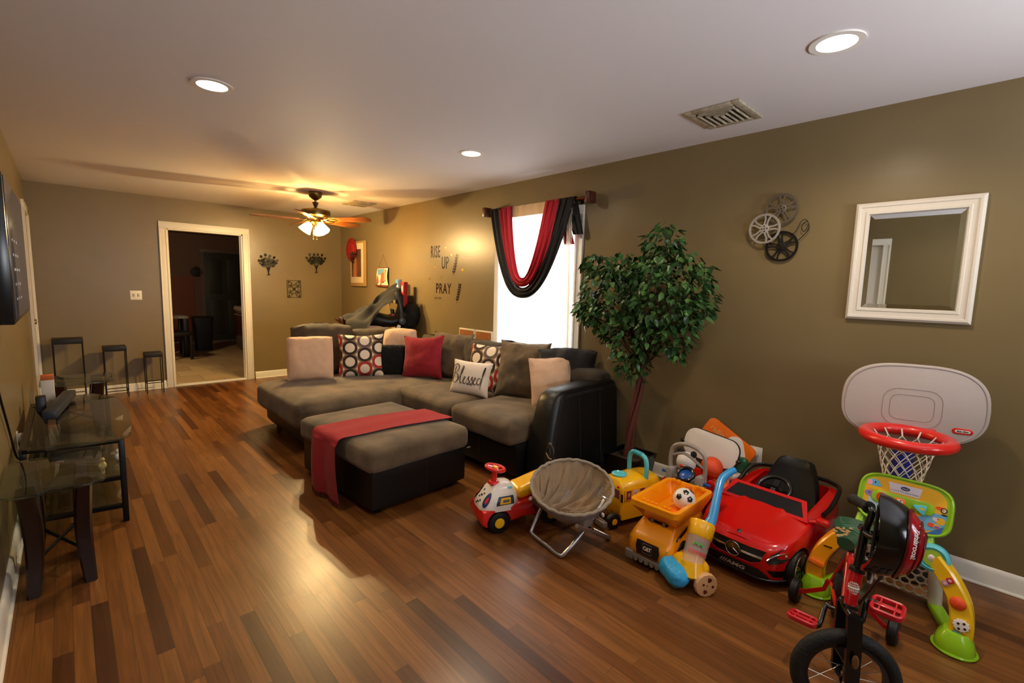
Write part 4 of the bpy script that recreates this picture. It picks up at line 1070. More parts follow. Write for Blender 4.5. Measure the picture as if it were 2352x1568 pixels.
# ------------------------------------------------------------ kitchen furniture
t = thing('kitchen_stove', 'free-standing stove with pale control panel in the dim kitchen', 'stove', (2.56, 10.72, 0))
b = new(); box2(b, (0, -.38, .03), (.64, .38, .90), .01); obj('stove_body', b, mat('stove_steel', '857468', .35, .4), t)
b = new(); box2(b, (-.012, -.36, .30), (0, .36, .76), .004); obj('oven_door', b, mat('oven_door_dark_red', '4a1612', .3), t)
b = new(); box2(b, (-.012, -.36, .05), (0, .36, .27), .004); obj('drawer', b, mat('stove_drawer', '6e6058', .35, .4), t)
b = new(); box2(b, (-.03, -.38, .80), (.03, .38, .90), .01); obj('control_panel', b, mat('pale_panel', 'b8aa98', .35, .3), t)
for k in range(5):
    b = new(); cyl(b, (-.03, -.28+k*.14, .85), (-.055, -.28+k*.14, .85), .022, n=16, bev=.003); obj('knob', b, mat('knob_steel', 'd0c4b4', .3, .6), t)
b = new(); tube(b, [(-.012, -.3, .73), (-.045, -.3, .73), (-.045, .3, .73), (-.012, .3, .73)], .008, 8); obj('oven_handle', b, mat('knob_steel', 'd0c4b4', .3, .6), t)
for y in (-.18, .18):
    for x in (.18, .46):
        b = new(); ring(b, .08, .008, T(x, y, .915), 20, 6); box2(b, (x-.1, y-.006, .90), (x+.1, y+.006, .925)); box2(b, (x-.006, y-.1, .90), (x+.006, y+.1, .925)); obj('burner_grate', b, IRON, t)
def kchair(x, y, rz, label):
    t = thing('kitchen_chair', label, 'chair', (x, y, 0), rz, 'dark kitchen chairs')
    m = mat('dark_chair_leather', '14100e', .5)
    b = new(); rbox(b, (-.22, -.22, .42), (.22, .22, .50), .03, cuts=6); obj('seat', b, m, t)
    b = new(); rbox(b, (-.21, .17, .48), (.21, .24, 1.02), .03, cuts=6); obj('backrest', b, m, t)
    for sx in (-1, 1):
        for sy in (-1, 1):
            b = new(); box2(b, (sx*.19-.02, sy*.19-.02, 0), (sx*.19+.02, sy*.19+.02, .43), .003); obj('leg', b, m, t)
kchair(1.36, 10.12, D(100), 'dark high-backed chair at the kitchen table')
kchair(1.05, 10.9, D(0), 'dark chair on the far side of the kitchen table')
t = thing('kitchen_table', 'dark kitchen table with a pale top seen through the doorway', 'table', (1.10, 10.38, 0))
b = new(); box2(b, (-.5, -.1+.1, .70), (.52, .6, .745), .005); obj('tabletop', b, mat('pale_table_top', '8f8276', .4), t)
for sx in (-.46, .48):
    for sy in (.04, .56):
        b = new(); box2(b, (sx-.04, sy-.04, 0), (sx+.04, sy+.04, .70), .004); obj('leg', b, mat('dark_table_leg', '191210', .4), t)
t = thing('trash_bin', 'black kitchen bin beyond the table', 'bin', (1.98, 11.2, 0))
b = new(); loft(b, [[Vector((x*s, y*s, z)) for x, y in rrect(.34, .30, .05, 4)] for s, z in ((.82, 0), (1, .62), (1.06, .62), (1.06, .66), (.95, .68))]); obj('bin_body', b, mat('black_bin', '0d0d0e', .5), t)
t = thing('pumpkin_plaque', 'dark round plaque hung on the far kitchen wall', 'wall decoration', (2.20, KY1-.0, 1.585))
b = new(); prism(b, circ(.12, 28, ry=.11), 0, .03, .01, Rx(PI/2)); box2(b, (-.015, -.02, .10), (.02, 0, .14)); obj('plaque_body', b, mat('dark_plaque', '1a0f10', .6), t)

# ------------------------------------------------------------ artificial tree by the window
tr = thing('potted_ficus', 'tall artificial ficus tree with reddish braided trunk in a black pot', 'potted tree', (3.0, 1.86, 0))
b = new(); loft(b, [[Vector((x, y, z)) for x, y in rrect(w, w, .02, 3)] for w, z in ((.24, 0), (.29, .20), (.30, .215), (.27, .215), (.265, .175))]); obj('pot', b, mat('black_planter', '0b0a0a', .3), tr)
b = new(); prism(b, rrect(.262, .262, .02, 3), .165, .182); obj('soil', b, mat('dark_moss', '3a2a1c', .95, bump=.8, bscale=40), tr)
TRK = mat('reddish_trunk', '5a2a20', .7, bump=.8, bscale=30, stretch=(1, 1, .2), var=.25, vscale=20)
for k in range(3):
    b = new(); pts = []
    for i in range(15):
        z = .17+.85*i/14; a = 2*PI*k/3+z*4.2; r = .020
        pts.append((r*math.cos(a)+.01*math.sin(z*3), r*math.sin(a)-.06*(z-.17)+.02*math.sin(z*5), z))
    tube(b, pts, [.022, .018, .016, .012], 10, k=3); obj('trunk', b, TRK, tr)
# branches and leaves: two crowns as in the photo (local y = world y - 1.86, the wall side is +x)
rnd = random.Random(21)
lobes = [  # centre (x,y,z), radii, count
 ((-.02, .22, 1.36), (.20, .27, .27), 380), ((-.03, -.24, 1.42), (.22, .34, .30), 560), ((0, -.17, 1.73), (.12, .13, .17), 110),
 ((-.03, .02, 1.10), (.18, .24, .20), 230), ((-.02, .0, .88), (.10, .13, .12), 50), ((-.02, -.30, 1.22), (.14, .14, .26), 130), ((-.04, .34, 1.60), (.10, .14, .10), 45), ((-.03, .10, 1.60), (.15, .16, .10), 80), ((-.03, .42, 1.27), (.10, .10, .14), 70), ((-.02, -.34, 1.03), (.05, .05, .10), 18)]
br_ = new(); leaves = []
for c, r, n in lobes:
    c = Vector(c)
    for i in range(max(4, n//14)):
        while True:
            d = Vector((rnd.uniform(-1, 1), rnd.uniform(-1, 1), rnd.uniform(-1, 1)))
            if .1 < d.length < 1: break
        tip = c+Vector((d.x*r[0], d.y*r[1], d.z*r[2]))
        s = Vector((.0, -.04, .80+rnd.uniform(0, .25)))
        tube(br_, [s, s.lerp(tip, .5)+Vector((0, 0, .05)), tip], [.004, .002, .001], 5, k=3)
    for i in range(int(n*1.45)):
        while True:
            d = Vector((rnd.uniform(-1, 1), rnd.uniform(-1, 1), rnd.uniform(-1, 1)))
            if d.length < 1: break
        d *= (.45+.55*rnd.random()**.4)/max(d.length, .3) if d.length > 0 else 1
        p = c+Vector((d.x*r[0], d.y*r[1], d.z*r[2]))
        if p.x > .235: p.x = .235-rnd.random()*.05
        leaves.append((p, d, rnd.random()))
obj('branches', br_, mat('twig_brown', '4a3524', .8), tr)
lf = [new() for _ in range(3)]
for p, d, q in leaves:
    L = rnd.uniform(.040, .068); w = L*.32
    droop = Vector((d.x*.6+rnd.uniform(-.6, .6), d.y*.6+rnd.uniform(-.6, .6), -rnd.uniform(.2, 1.1))).normalized()
    side = droop.cross(Vector((rnd.uniform(-.5, .5), rnd.uniform(-.5, .5), 1))).normalized(); nn = side.cross(droop)
    bb = lf[int(q*3) % 3]
    def P(a, s, h): return bb.verts.new(p+droop*a*L+side*s*w+nn*h*L)
    mid = [P(0, 0, 0), P(.25, 0, -.05), P(.55, 0, -.03), P(.8, 0, .03), P(1.08, 0, .12)]
    l1 = [P(.12, .75, .06), P(.4, 1.0, .09), P(.72, .62, .08)]; l2 = [P(.12, -.75, .06), P(.4, -1.0, .09), P(.72, -.62, .08)]
    for s_, ll in ((1, l1), (-1, l2)):
        quads = [(mid[0], ll[0], mid[1]), (mid[1], ll[0], ll[1], mid[2]), (mid[2], ll[1], ll[2], mid[3]), (mid[3], ll[2], mid[4])]
        for f in quads: bb.faces.new(f if s_ > 0 else tuple(reversed(f)))
for bb, c, nm in zip(lf, ('33572a', '25431d', '4b7038'), ('mid', 'dark', 'light')):
    obj('foliage', bb, mat('leaf_green_'+nm, c, .38, var=.3, vscale=12), tr, sm=70)['kind'] = 'stuff'
# ------------------------------------------------------------ toys: helpers
def cut(bm, cutters):
    """bm minus every cutter mesh, evaluated at once into plain geometry"""
    def tmp(b):
        me = bpy.data.meshes.new('t'); bmesh.ops.recalc_face_normals(b, faces=b.faces); b.to_mesh(me); b.free(); o = bpy.data.objects.new('t', me); COL.objects.link(o); return o
    A = tmp(bm); cs_ = [tmp(c) for c in cutters]
    for c in cs_:
        md = A.modifiers.new('b', 'BOOLEAN'); md.operation = 'DIFFERENCE'; md.object = c; md.solver = 'EXACT'
    bpy.context.view_layer.update()
    me = bpy.data.meshes.new_from_object(A.evaluated_get(bpy.context.evaluated_depsgraph_get()))
    out = bmesh.new(); out.from_mesh(me)
    for o in [A]+cs_:
        m = o.data; bpy.data.objects.remove(o); bpy.data.meshes.remove(m)
    bpy.data.meshes.remove(me)
    return out
def patch(bm, pts, fn, t=.002, nr=5):
    """thin plate whose outline pts (a,b) is carried onto a surface by fn(a,b,offset)"""
    n = len(pts); ca = sum(p[0] for p in pts)/n; cb_ = sum(p[1] for p in pts)/n
    q = bmesh.new(); rings = []
    c = q.verts.new(fn(ca, cb_, t))
    for r in range(1, nr+1):
        f = r/nr; rings.append([q.verts.new(fn(ca+(a-ca)*f, cb_+(b-cb_)*f, t)) for a, b in pts])
    rings.append([q.verts.new(fn(a, b, -.001)) for a, b in pts])
    for i in range(n): q.faces.new((c, rings[0][i], rings[0][(i+1) % n]))
    for A, B in zip(rings, rings[1:]):
        for i in range(n):
            j = (i+1) % n; q.faces.new((A[i], B[i], B[j], A[j]))
    bmesh.ops.recalc_face_normals(q, faces=q.faces); q.verts.index_update()
    return join(bm, q)
def dens(pts, k=4):
    out = []
    for i, p in enumerate(pts):
        q = pts[(i+1) % len(pts)]
        for j in range(k): out.append((p[0]+(q[0]-p[0])*j/k, p[1]+(q[1]-p[1])*j/k))
    return out
def wheel(parent, x, y, z, r, w, side, tyre, hub, hubr=.5, name='wheel', rim=None, spokes=0):
    """one wheel, axle along Y, outer face towards side*Y"""
    b = new(); M = T(x, y, z) @ Rx(PI/2)
    lathe(b, [(r*.3, -w/2), (r*.88, -w/2), (r*.97, -w*.42), (r, -w*.25), (r, w*.25), (r*.97, w*.42), (r*.88, w/2), (r*.3, w/2)], 36, M)
    o = obj(name, b, tyre, parent)
    b = new(); s = -side
    lathe(b, [(0, s*w*.52), (r*hubr*.7, s*w*.60), (r*hubr, s*w*.53), (r*hubr, s*w*.3)][::1], 28, M); obj('hub_cap', b, hub, o)
    if spokes:
        b = new()
        annulus(b, r*.84, r*.76, min(0, s*w*.56), max(0, s*w*.56), 40, M)
        for k in range(spokes):
            a = 2*PI*k/spokes
            for d in (-.09, .09):
                p0 = M @ Vector((r*.2*math.cos(a+d), r*.2*math.sin(a+d), s*w*.56)); p1 = M @ Vector((r*.8*math.cos(a+d*.9), r*.8*math.sin(a+d*.9), s*w*.55))
                ribbon(b, [p0, p1], r*.05, r*.05, up=(0, 1, 0))
        obj('alloy_rim', b, rim, o)
    return o
TYRE = mat('black_toy_tyre', '0d0c0c', .55, bump=.3, bscale=80)
def P_(name, c, r=.28, **k): return mat(name, c, r, coat=.3, **k)
PRED = P_('toy_red_plastic', 'd3221a'); PYEL = P_('toy_yellow_plastic', 'f0b414'); PWHT = P_('toy_white_plastic', 'e4dcd4'); PBLU = P_('toy_blue_plastic', '2c8fd0')
PORG = P_('toy_orange_plastic', 'f0700e'); PAMB = P_('toy_amber_plastic', 'f2990c'); PGRN = P_('toy_lime_plastic', '8fc01c'); PCYA = P_('toy_cyan_plastic', '5ac0cc'); PGRY = P_('toy_grey_plastic', '7c736a'); PBLK = P_('toy_black_plastic', '101010'); PNAV = P_('toy_navy_plastic', '24304e')

# ------------------------------------------------------------ white and red ride-on
t = thing('ride_on_toy', 'small white and red ride-on toy car with red steering wheel and yellow seat', 'ride-on toy', (1.945, 1.965, 0), D(-20))
side = [(-.265, .055), (-.275, .10), (-.262, .135), (-.20, .15), (-.10, .155), (0, .17), (.12, .195), (.22, .20), (.245, .17), (.24, .09), (.10, .075), (-.02, .075), (-.08, .06), (-.24, .04)]
b = new(); prism(b, side, -.11, .11, .012, Rx(PI/2))
ws = [(-.165, .062), (.175, .062)]
cutters = []
for x, z in ws:
    for s in (-1, 1): cutters.append(cyl(new(), (x, s*.06, z), (x, s*.14, z), .074, n=32))
b = cut(b, cutters); obj('lower_body', b, PRED, t)
def hood(u, v):   # u along x, v around
    return None
b = new(); rings = []
for i in range(11):
    f = i/10; zz = .13+.125*f; k = (1-f**2.6*.55)
    x0 = -.268+.09*f**1.6; x1 = -.02-.035*f**2; hw = .112*(1-.42*f**2.2)
    c = (x0+x1)/2; hl = (x1-x0)/2
    rings.append([Vector((c+hl*math.copysign(abs(math.cos(a))**.6, math.cos(a)), hw*math.copysign(abs(math.sin(a))**.6, math.sin(a)), zz)) for a in [2*PI*j/40 for j in range(40)]])
c = sum((p for p in rings[-1]), Vector())/40
rings.append([c+(p-c)*.75+Vector((0, 0, .010)) for p in rings[-1]]); rings.append([c+(p-c)*.2+Vector((0, 0, .014)) for p in rings[-2]])
loft(b, rings); obj('hood', b, PWHT, t, sm=60)
def hf(a, z, off):   # front/side surface of the hood: a = angle from straight ahead, z = height
    f = (z-.13)/.125; x0 = -.268+.09*max(f, 0)**1.6; x1 = -.02-.035*max(f, 0)**2; hw = .112*(1-.42*max(f, 0)**2.2); c = (x0+x1)/2; hl = (x1-x0)/2+off; hw += off
    return Vector((c-hl*math.copysign(abs(math.cos(a))**.6, math.cos(a)), -hw*math.copysign(abs(math.sin(a))**.6, math.sin(a)), z))
for a0, m1, m2 in ((-.55, 'gauge_black', 'gauge_red'), (.55, 'gauge_navy', 'gauge_red')):
    b = new(); patch(b, circ(.27, 24, a0, .19, .037), hf, .003); g = obj('gauge', b, mat(m1, '151418' if 'black' in m1 else '1c3a6a', .3), t)
    b = new(); patch(b, circ(.12, 10, a0+.03, .19, .017), hf, .0045, 2); obj('gauge_needle', b, mat(m2, 'd62a2a', .4), g)
b = new()
for k in range(7): patch(b, circ(.03, 4, -.06+.05*(k % 3), .15+.012*k, .005), hf, .003, 1)
obj('checker_decal', b, PBLK, t)
for s in (-1, 1):
    b = new(); patch(b, [(s*(1.66+p[0]), p[1]) for p in rrect(.62, .046, .022, 5, 0, .188)], hf, .003); g = obj('side_window', b, PNAV, t)
    b = new(); patch(b, [(s*(1.62+p[0]*1.0), p[1]) for p in rrect(.26, .032, .008, 4, 0, .188)], hf, .005, 3); obj('yellow_frame', b, PYEL, g)
    b = new(); patch(b, [(s*(1.62+p[0]*1.0), p[1]) for p in rrect(.13, .014, .004, 3, 0, .188)], hf, .0065, 2); obj('frame_center', b, mat('grey_print', '5a5560', .5), g)
for y in (-.055, .055):
    b = new(); lathe(b, [(.024, 0), (.022, .012), (.0, .016)], 20, T(-.09, y, .235) @ Rx(D(-28) if y < 0 else D(28))); obj('button', b, PCYA if y < 0 else PRED, t)
b = new(); rbox(b, (-.04, -.085, .165), (.235, .085, .235), .03, .01, cuts=10)
for v in b.verts: v.co.z += .06*max(0, v.co.x-.0)/.22
obj('seat', b, PYEL, t)
b = new(); cyl(b, (-.165, 0, .245), (-.158, 0, .345), .02, .016, 20); lathe(b, [(.035, .262), (.028, .275), (.018, .278)], 20, T(-.165, 0, 0)); obj('steering_column', b, PRED, t)
b = new(); M = T(-.155, 0, .352) @ Ry(D(12)); ring(b, .055, .011, M, 36, 10)
for k in range(3): ribbon(b, [M @ Vector((0, 0, 0)), M @ Vector((.053*math.cos(k*2.094+.5), .053*math.sin(k*2.094+.5), 0))], .018, .01)
sw = obj('steering_wheel', b, PRED, t)
b = new(); lathe(b, [(.019, .004), (.017, .01), (0, .013)], 20, M); obj('horn_button', b, PYEL, sw)
for x, z in ws:
    for s in (-1, 1): wheel(t, x, s*.093, z, .062, .045, s, TYRE, PYEL, .48)
b = new(); tube(b, [(.205, .045, .2), (.21, .045, .36), (.212, .035, .43), (.214, 0, .455), (.212, -.035, .43), (.21, -.045, .36), (.205, -.045, .2)], .0095, 10, k=4); h = obj('push_handle', b, PBLK, t)
b = new(); tube(b, [(.205, .045, .39), (.205, 0, .365), (.205, -.042, .375)], .004, 6, k=3); obj('cord_loop', b, mat('tan_cord', '8a7448', .7), h)
for y in (-.045, .045):
    b = new(); cyl(b, (.205, y, .255), (.205, y, .285), .016, n=16); obj('handle_socket', b, PRED, t)
b = new(); 
for k, (x, z, r_) in enumerate(((.06, .130, .018), (.09, .148, .016), (.105, .12, .017), (.07, .105, .014))): prism(b, circ(r_, 8, x, z), .1105, .1115, 0, Rx(PI/2) if True else None)
obj('side_sticker', b, mat('sticker_dark_red', '6a1c30', .5), t)

# ------------------------------------------------------------ folding saucer chair
t = thing('saucer_chair', 'child-size folding saucer chair with grey-tan corduroy cover and silver tube legs', 'chair', (2.0, 1.60, 0))
ax = Vector((-.25, -.20, 1)).normalized(); q = ax.to_track_quat('Z', 'Y').to_matrix().to_4x4()
MC = T(0, -.005, .325) @ q
def cord_mat():
    m = bpy.data.materials.new('grey_tan_corduroy'); m.use_nodes = True; nt = m.node_tree; b = nt.nodes['Principled BSDF']; L = nt.links.new
    tc = nt.nodes.new('ShaderNodeTexCoord'); mp = nt.nodes.new('ShaderNodeMapping'); mp.inputs['Rotation'].default_value = (0, 0, D(30)); L(tc.outputs['Object'], mp.inputs[0])
    wv = nt.nodes.new('ShaderNodeTexWave'); wv.inputs['Scale'].default_value = 44; wv.inputs['Distortion'].default_value = 6; wv.inputs['Detail'].default_value = 2; wv.inputs['Detail Scale'].default_value = .25; L(mp.outputs[0], wv.inputs['Vector'])
    n = nt.nodes.new('ShaderNodeTexNoise'); n.inputs['Scale'].default_value = 6; L(tc.outputs['Object'], n.inputs['Vector'])
    c1 = ramp(nt, wv.outputs[0], [(0, 'a08e78'), (.5, 'ab967c'), (1, 'b29d82')]); c2 = ramp(nt, n.outputs[0], [(.35, 'a8a29c'), (.65, 'e8c898')])
    mx = nt.nodes.new('ShaderNodeMixRGB'); mx.blend_type = 'MULTIPLY'; mx.inputs[0].default_value = .6; L(c1, mx.inputs[1]); L(c2, mx.inputs[2]); L(mx.outputs[0], b.inputs['Base Color'])
    b.inputs['Roughness'].default_value = .85
    bp = nt.nodes.new('ShaderNodeBump'); bp.inputs['Strength'].default_value = .35; bp.inputs['Distance'].default_value = .004; L(wv.outputs[0], bp.inputs['Height']); L(bp.outputs[0], b.inputs['Normal'])
    return m
CORD = cord_mat(); R0 = .222
def dish(u, v):
    a = 2*PI*u; r = R0*v
    z = -.165*(1-v**2.6)
    p = Vector((r*math.cos(a), r*math.sin(a), z))
    q0 = Vector((-.17, -.10)); ph = math.atan2(p.y-q0.y, p.x-q0.x); dd = math.hypot(p.x-q0.x, p.y-q0.y)
    w = (.014*math.sin(ph*24+2.5*noise.noise(p*7))+.007*math.sin(ph*51+3*noise.noise(p*9+Vector((4, 0, 0)))))*min(1, dd/.12)*(1-.5*v**6)+.014*noise.noise(p*9)
    return p+Vector((0, 0, w))
b = new(); surf(b, dish, 200, 56, M=MC, closeu=True); obj('seat_cover', b, CORD, t, sm=80)
b = new()
def under(u, v):
    a = 2*PI*u; p = Vector(((R0+.012)*v*math.cos(a), (R0+.012)*v*math.sin(a), -.185*(1-v**2.6)+.004*math.sin(a*15)*v)); return p
surf(b, under, 64, 14, M=MC, closeu=True); obj('underside', b, mat('pale_grey_nylon', '8d8f96', .6, bump=.4, bscale=30), t, sm=80)
b = new(); pts = []
for i in range(96):
    a = 2*PI*i/96; rr = R0+.004+.002*math.sin(a*23); pts.append(MC @ Vector((rr*math.cos(a), rr*math.sin(a), .004+.002*math.sin(a*31))))
tube(b, pts, .0095, 10, closed=True); obj('padded_rim', b, mat('grey_piping', '8f8474', .85, bump=.8, bscale=60), t)
STL = mat('silver_tube', 'a9a8ac', .28, .9)
b = new(); tube(b, [(.10, .20, .27), (-.02, .20, .13), (-.105, .19, .03), (-.125, .17, .013), (-.15, .04, .012), (-.17, -.07, .013), (-.15, -.10, .03), (-.03, -.13, .13), (.11, -.15, .26)], .0115, 12, k=5); obj('leg_frame', b, STL, t)
b = new(); tube(b, [(-.15, .17, .235), (-.02, .17, .13), (.15, .12, .03), (.185, .10, .013), (.19, -.02, .012), (.185, -.13, .013), (.15, -.155, .03), (-.02, -.165, .13), (-.14, -.16, .20)], .0115, 12, k=5); obj('leg_frame', b, STL, t)
for p, d in (((-.02, -.15, .14), (0, 1, 0)), ((-.02, .19, .14), (0, 1, 0)), ((.12, -.15, .265), (0, 1, 0))):
    b = new(); p = Vector(p); cyl(b, p-Vector(d)*.022, p+Vector(d)*.022, .014, n=16, bev=.003); obj('pivot_bolt', b, mat('bolt_steel', 'c8c8cc', .2, 1), t)
b = new(); rbox(b, (-.09, -.17, .165), (-.01, -.135, .215), .008, cuts=3); obj('hinge_pad', b, PGRY, t)

# ------------------------------------------------------------ yellow school bus
t = thing('toy_bus', 'yellow toy school bus with cyan carry handle behind the saucer chair', 'toy bus', (2.47, 1.555, 0), D(-16))
b = new()
rings = []
for x, hw, z0, zt in ((-.105, .088, .05, .205), (-.10, .095, .045, .25), (-.085, .098, .045, .272), (.10, .10, .045, .285), (.19, .10, .045, .28), (.208, .095, .05, .26)):
    R = []
    for a, c in ((-1, z0), (-1, z0+.12), (-1, zt-.05), (-.96, zt-.028), (-.82, zt-.01), (-.5, zt), (0, zt+.004), (.5, zt), (.82, zt-.01), (.96, zt-.028), (1, zt-.05), (1, z0+.12), (1, z0)): R.append(Vector((x, a*hw, c)))
    rings.append(R)
loft(b, rings)
hoodr = []
for x, hw, zt in ((-.225, .06, .125), (-.218, .066, .14), (-.15, .07, .155), (-.10, .075, .165)):
    hoodr.append([Vector((x, a*hw, c)) for a, c in ((-1, .05), (-1, zt-.03), (-.8, zt-.006), (0, zt), (.8, zt-.006), (1, zt-.03), (1, .05))])
b2 = new(); loft(b2, hoodr)
for s in (-1, 1): rbox(b2, (-.215, s*.045-.0, .045) if s > 0 else (-.215, -.105, .045), (-.09, .105, .115) if s > 0 else (-.09, -.045, .115), .022, .01, cuts=6)
cuts_ = [cyl(new(), (x, s*.05, .05), (x, s*.14, .05), .057, n=28) for x in (-.15, .13) for s in (-1, 1)]
obj('bus_body', cut(b, cuts_), PYEL, t, sm=45)
cuts_ = [cyl(new(), (-.15, s*.05, .05), (-.15, s*.14, .05), .057, n=28) for s in (-1, 1)]
obj('bus_hood', cut(b2, cuts_), PYEL, t, sm=45)
b = new(); rbox(b, (-.235, -.1, .022), (-.20, .1, .058), .006, cuts=3); bp_ = obj('bumper', b, PGRY, t)
b = new(); prism(b, circ(.02, 20), 0, .004, .001, T(-.2355, .0, .045) @ Rz(-PI/2) @ Rx(PI/2)); prism(b, circ(.012, 16), .004, .0055, 0, T(-.2355, .0, .045) @ Rz(-PI/2) @ Rx(PI/2)); obj('round_badge', b, PRED, bp_)
b = new(); box2(b, (-.229, -.045, .062), (-.222, .045, .12), .004)
for k in range(5): box2(b, (-.232, -.04, .068+k*.011), (-.228, .04, .072+k*.011))
obj('grille', b, PGRY, t)
for y in (-.065, .065):
    b = new(); ell(b, (-.214, y, .09), (.008, .014, .014), None, 14, 8); obj('headlight', b, PWHT, t)
pc = ['7a3a4a', 'd0c8d0', '6a2a5a', 'e4b8c0', '5a2c3c']
for s in (-1, 1):
    b = new(); box2(b, (-.085, s*.099, .165), (.19, s*.1035, .232), .002); wd = obj('window_band', b, P_('toy_yellow_shade', 'e6a810'), t)
    for k in range(5):
        x = -.072+k*.053
        b = new(); box2(b, (x, s*.1035, .172), (x+.036, s*.1045, .225)); pn = obj('window_picture', b, mat('pic_'+pc[k], pc[k], .5), wd)
        b = new(); ell(b, (x+.018, s*.105, .2), (.009, .001, .013), None, 12, 6); obj('picture_blob', b, mat('pic_blob', 'd09a70' if k % 2 else 'c88a60', .5), pn)
for y in (-.046, .046):
    b = new(); box2(b, (-.1065, y-.03, .172), (-.1045, y+.03, .225)); obj('windshield_picture', b, mat('pic_7a3a4a', '7a3a4a', .5), t)
for y in (-.06, .06):
    b = new(); ell(b, (-.103, y, .243), (.005, .009, .009), None, 12, 8); obj('warning_lamp', b, PRED, t)
b = new(); box2(b, (-.115, -.116, .165), (-.108, -.10, .215), .002); obj('side_mirror', b, PBLK, t)
b = new(); lathe(b, [(.045, .278), (.047, .288), (.035, .292), (.03, .287), (.0, .287)], 28, T(-.03, .02, 0)); obj('roof_button', b, PCYA, t)
b = new(); hp = smooth([(.10, .075, .255), (.10, .078, .34), (.10, .066, .385), (.10, .035, .402), (.10, -.035, .402), (.10, -.066, .385), (.10, -.078, .34), (.10, -.075, .255)], 5); tube(b, hp, .0145, 12)
hd = obj('carry_handle', b, PCYA, t)
b = new()
for k in range(8):
    y = -.034+.0097*k; b_ = T(.10, y, .403) @ Rx(PI/2); ring(b, .0145, .0025, b_, 18, 6)
obj('grip_rings', b, mat('dark_cyan', '2f8f9c', .4), hd)
for x in (-.15, .13):
    for s in (-1, 1): wheel(t, x, s*.085, .048, .048, .03, s, TYRE, PYEL, .4)

# ------------------------------------------------------------ dump truck
t = thing('toy_dump_truck', 'large yellow toy dump truck with open bed and black grille, beside the school bus', 'toy truck', (2.335, 1.17, 0), D(1))
b = new()
rings = []
for z, x0, x1, hw in ((.045, -.225, .20, .115), (.075, -.235, .21, .122), (.13, -.232, .21, .122), (.165, -.20, .20, .112), (.20, -.155, .19, .100), (.215, -.135, .18, .095)):
    rings.append([Vector((x, y, z)) for x, y in rrect(x1-x0, hw*2, .03, 5, (x0+x1)/2, 0)])
loft(b, rings)
cuts_ = [cyl(new(), (x, s*.075, .065), (x, s*.16, .065), .078, n=32) for x in (-.10, .13) for s in (-1, 1)]
cuts_ += [box2(new(), (-.145, -.055, .165), (-.085, .055, .25))]
obj('truck_body', cut(b, cuts_), PAMB, t, sm=40)
Mf = T(-.236, 0, 0) @ Rz(-PI/2) @ Rx(PI/2)    # front face: local x across (+ towards -Y), y up
b = new(); prism(b, [(-.058, .062), (.058, .062), (.066, .10), (.060, .138), (-.060, .138), (-.066, .10)], 0, .006, .002, Mf); gr = obj('grille', b, PBLK, t)
b = new(); tube(b, [Mf @ Vector((x, y, .0075)) for x, y in rrect(.052, .05, .006, 3, 0, .103)], .0008, 5, closed=True); obj('badge_outline', b, PGRY, gr)
text('badge_lettering', 'CAT', .026, Mf @ T(0, .103, .0075), PWHT, gr, .0006, sx=.85, bold=.0012)
b = new(); prism(b, [(-.004, .093), (.008, .093), (.002, .100)], .008, .0088, 0, Mf); obj('badge_triangle', b, PAMB, gr)
b = new(); 
for s in (-1, 1): box2(b, (-.25, s*.10-.022, .018), (-.215, s*.10+.022, .062), .004)
box2(b, (-.24, -.085, .028), (-.222, .085, .05), .004)
for k in range(5): cyl(b, (-.245, -.06+k*.03, .03), (-.225, -.06+k*.03, .03), .012, n=10)
obj('bumper', b, PGRY, t)
for s in (-1, 1):
    b = new(); prism(b, [(-.16, .150), (-.10, .165), (-.03, .183), (-.03, .197), (-.10, .180), (-.16, .164)], .108, .1145, .001, Rx(PI/2) if s < 0 else S(1, -1, 1) @ Rx(PI/2)); st = obj('side_stripe', b, PBLK, t)
    if s < 0: text('stripe_lettering', 'CAT', .014, T(-.135, -.1152, .162) @ Rx(PI/2) @ Rz(.22), PWHT, st, .0004, sx=.8, bold=.0006)
b = new()
for s in (-1, 1): box2(b, (-.15, s*.035-.008, .165), (-.10, s*.035+.008, .225), .003)
cyl(b, (-.115, -.03, .185), (-.115, .03, .185), .008, n=10); obj('engine_struts', b, PGRY, t)
# dump bed: open tray widening upward, studs on both ends
b = new()
o0, o1 = rrect(.30, .20, .02, 4, .02, 0), rrect(.43, .27, .03, 4, .0, 0)
i1, i0 = rrect(.385, .225, .02, 4, .0, 0), rrect(.29, .17, .015, 4, .02, 0)
loft(b, [[Vector((x, y, z)) for x, y in R] for R, z in ((o0, .215), (o1, .295), (o1, .325), (i1, .325), (i0, .235))])
for x in (-.185, .185):
    for y in (-.085, -.055, .055, .085) if x > 0 else (-.07, -.045, 0, .025, .05, .075): cyl(b, (x+(.015 if x < 0 else 0), y, .318), (x+(.015 if x < 0 else 0), y, .338 if x > 0 else .328), .011 if x > 0 else .009, n=16, bev=.002)
bd = obj('dump_bed', b, PAMB, t, sm=30)
for x in (-.10, .13):
    for s in (-1, 1): wheel(t, x, s*.102, .068, .068, .05, s, TYRE, mat('amber_hub', 'd88a10', .4), .4)
bt = thing('toy_soccer_ball', 'small black and white toy soccer ball lying in the dump truck bed', 'ball', (2.33, 1.10, .325))
b = new(); ell(b, (0, 0, 0), .058, None, 32, 20); obj('ball_body', b, PWHT, bt)
b = new()
for v in [(-.5, -.8, .4), (-.9, .1, .5), (.3, -.9, -.4), (-.4, -.35, .95), (-.7, -.7, -.35), (.4, -.5, .8)]:
    v = Vector(v).normalized(); qq = v.to_track_quat('Z', 'Y').to_matrix().to_4x4(); prism(b, [(.0165*math.cos(2*PI*k/5), .0165*math.sin(2*PI*k/5)) for k in range(5)], (.0545), .0588, .0004, qq)
obj('black_panels', b, PBLK, bt)
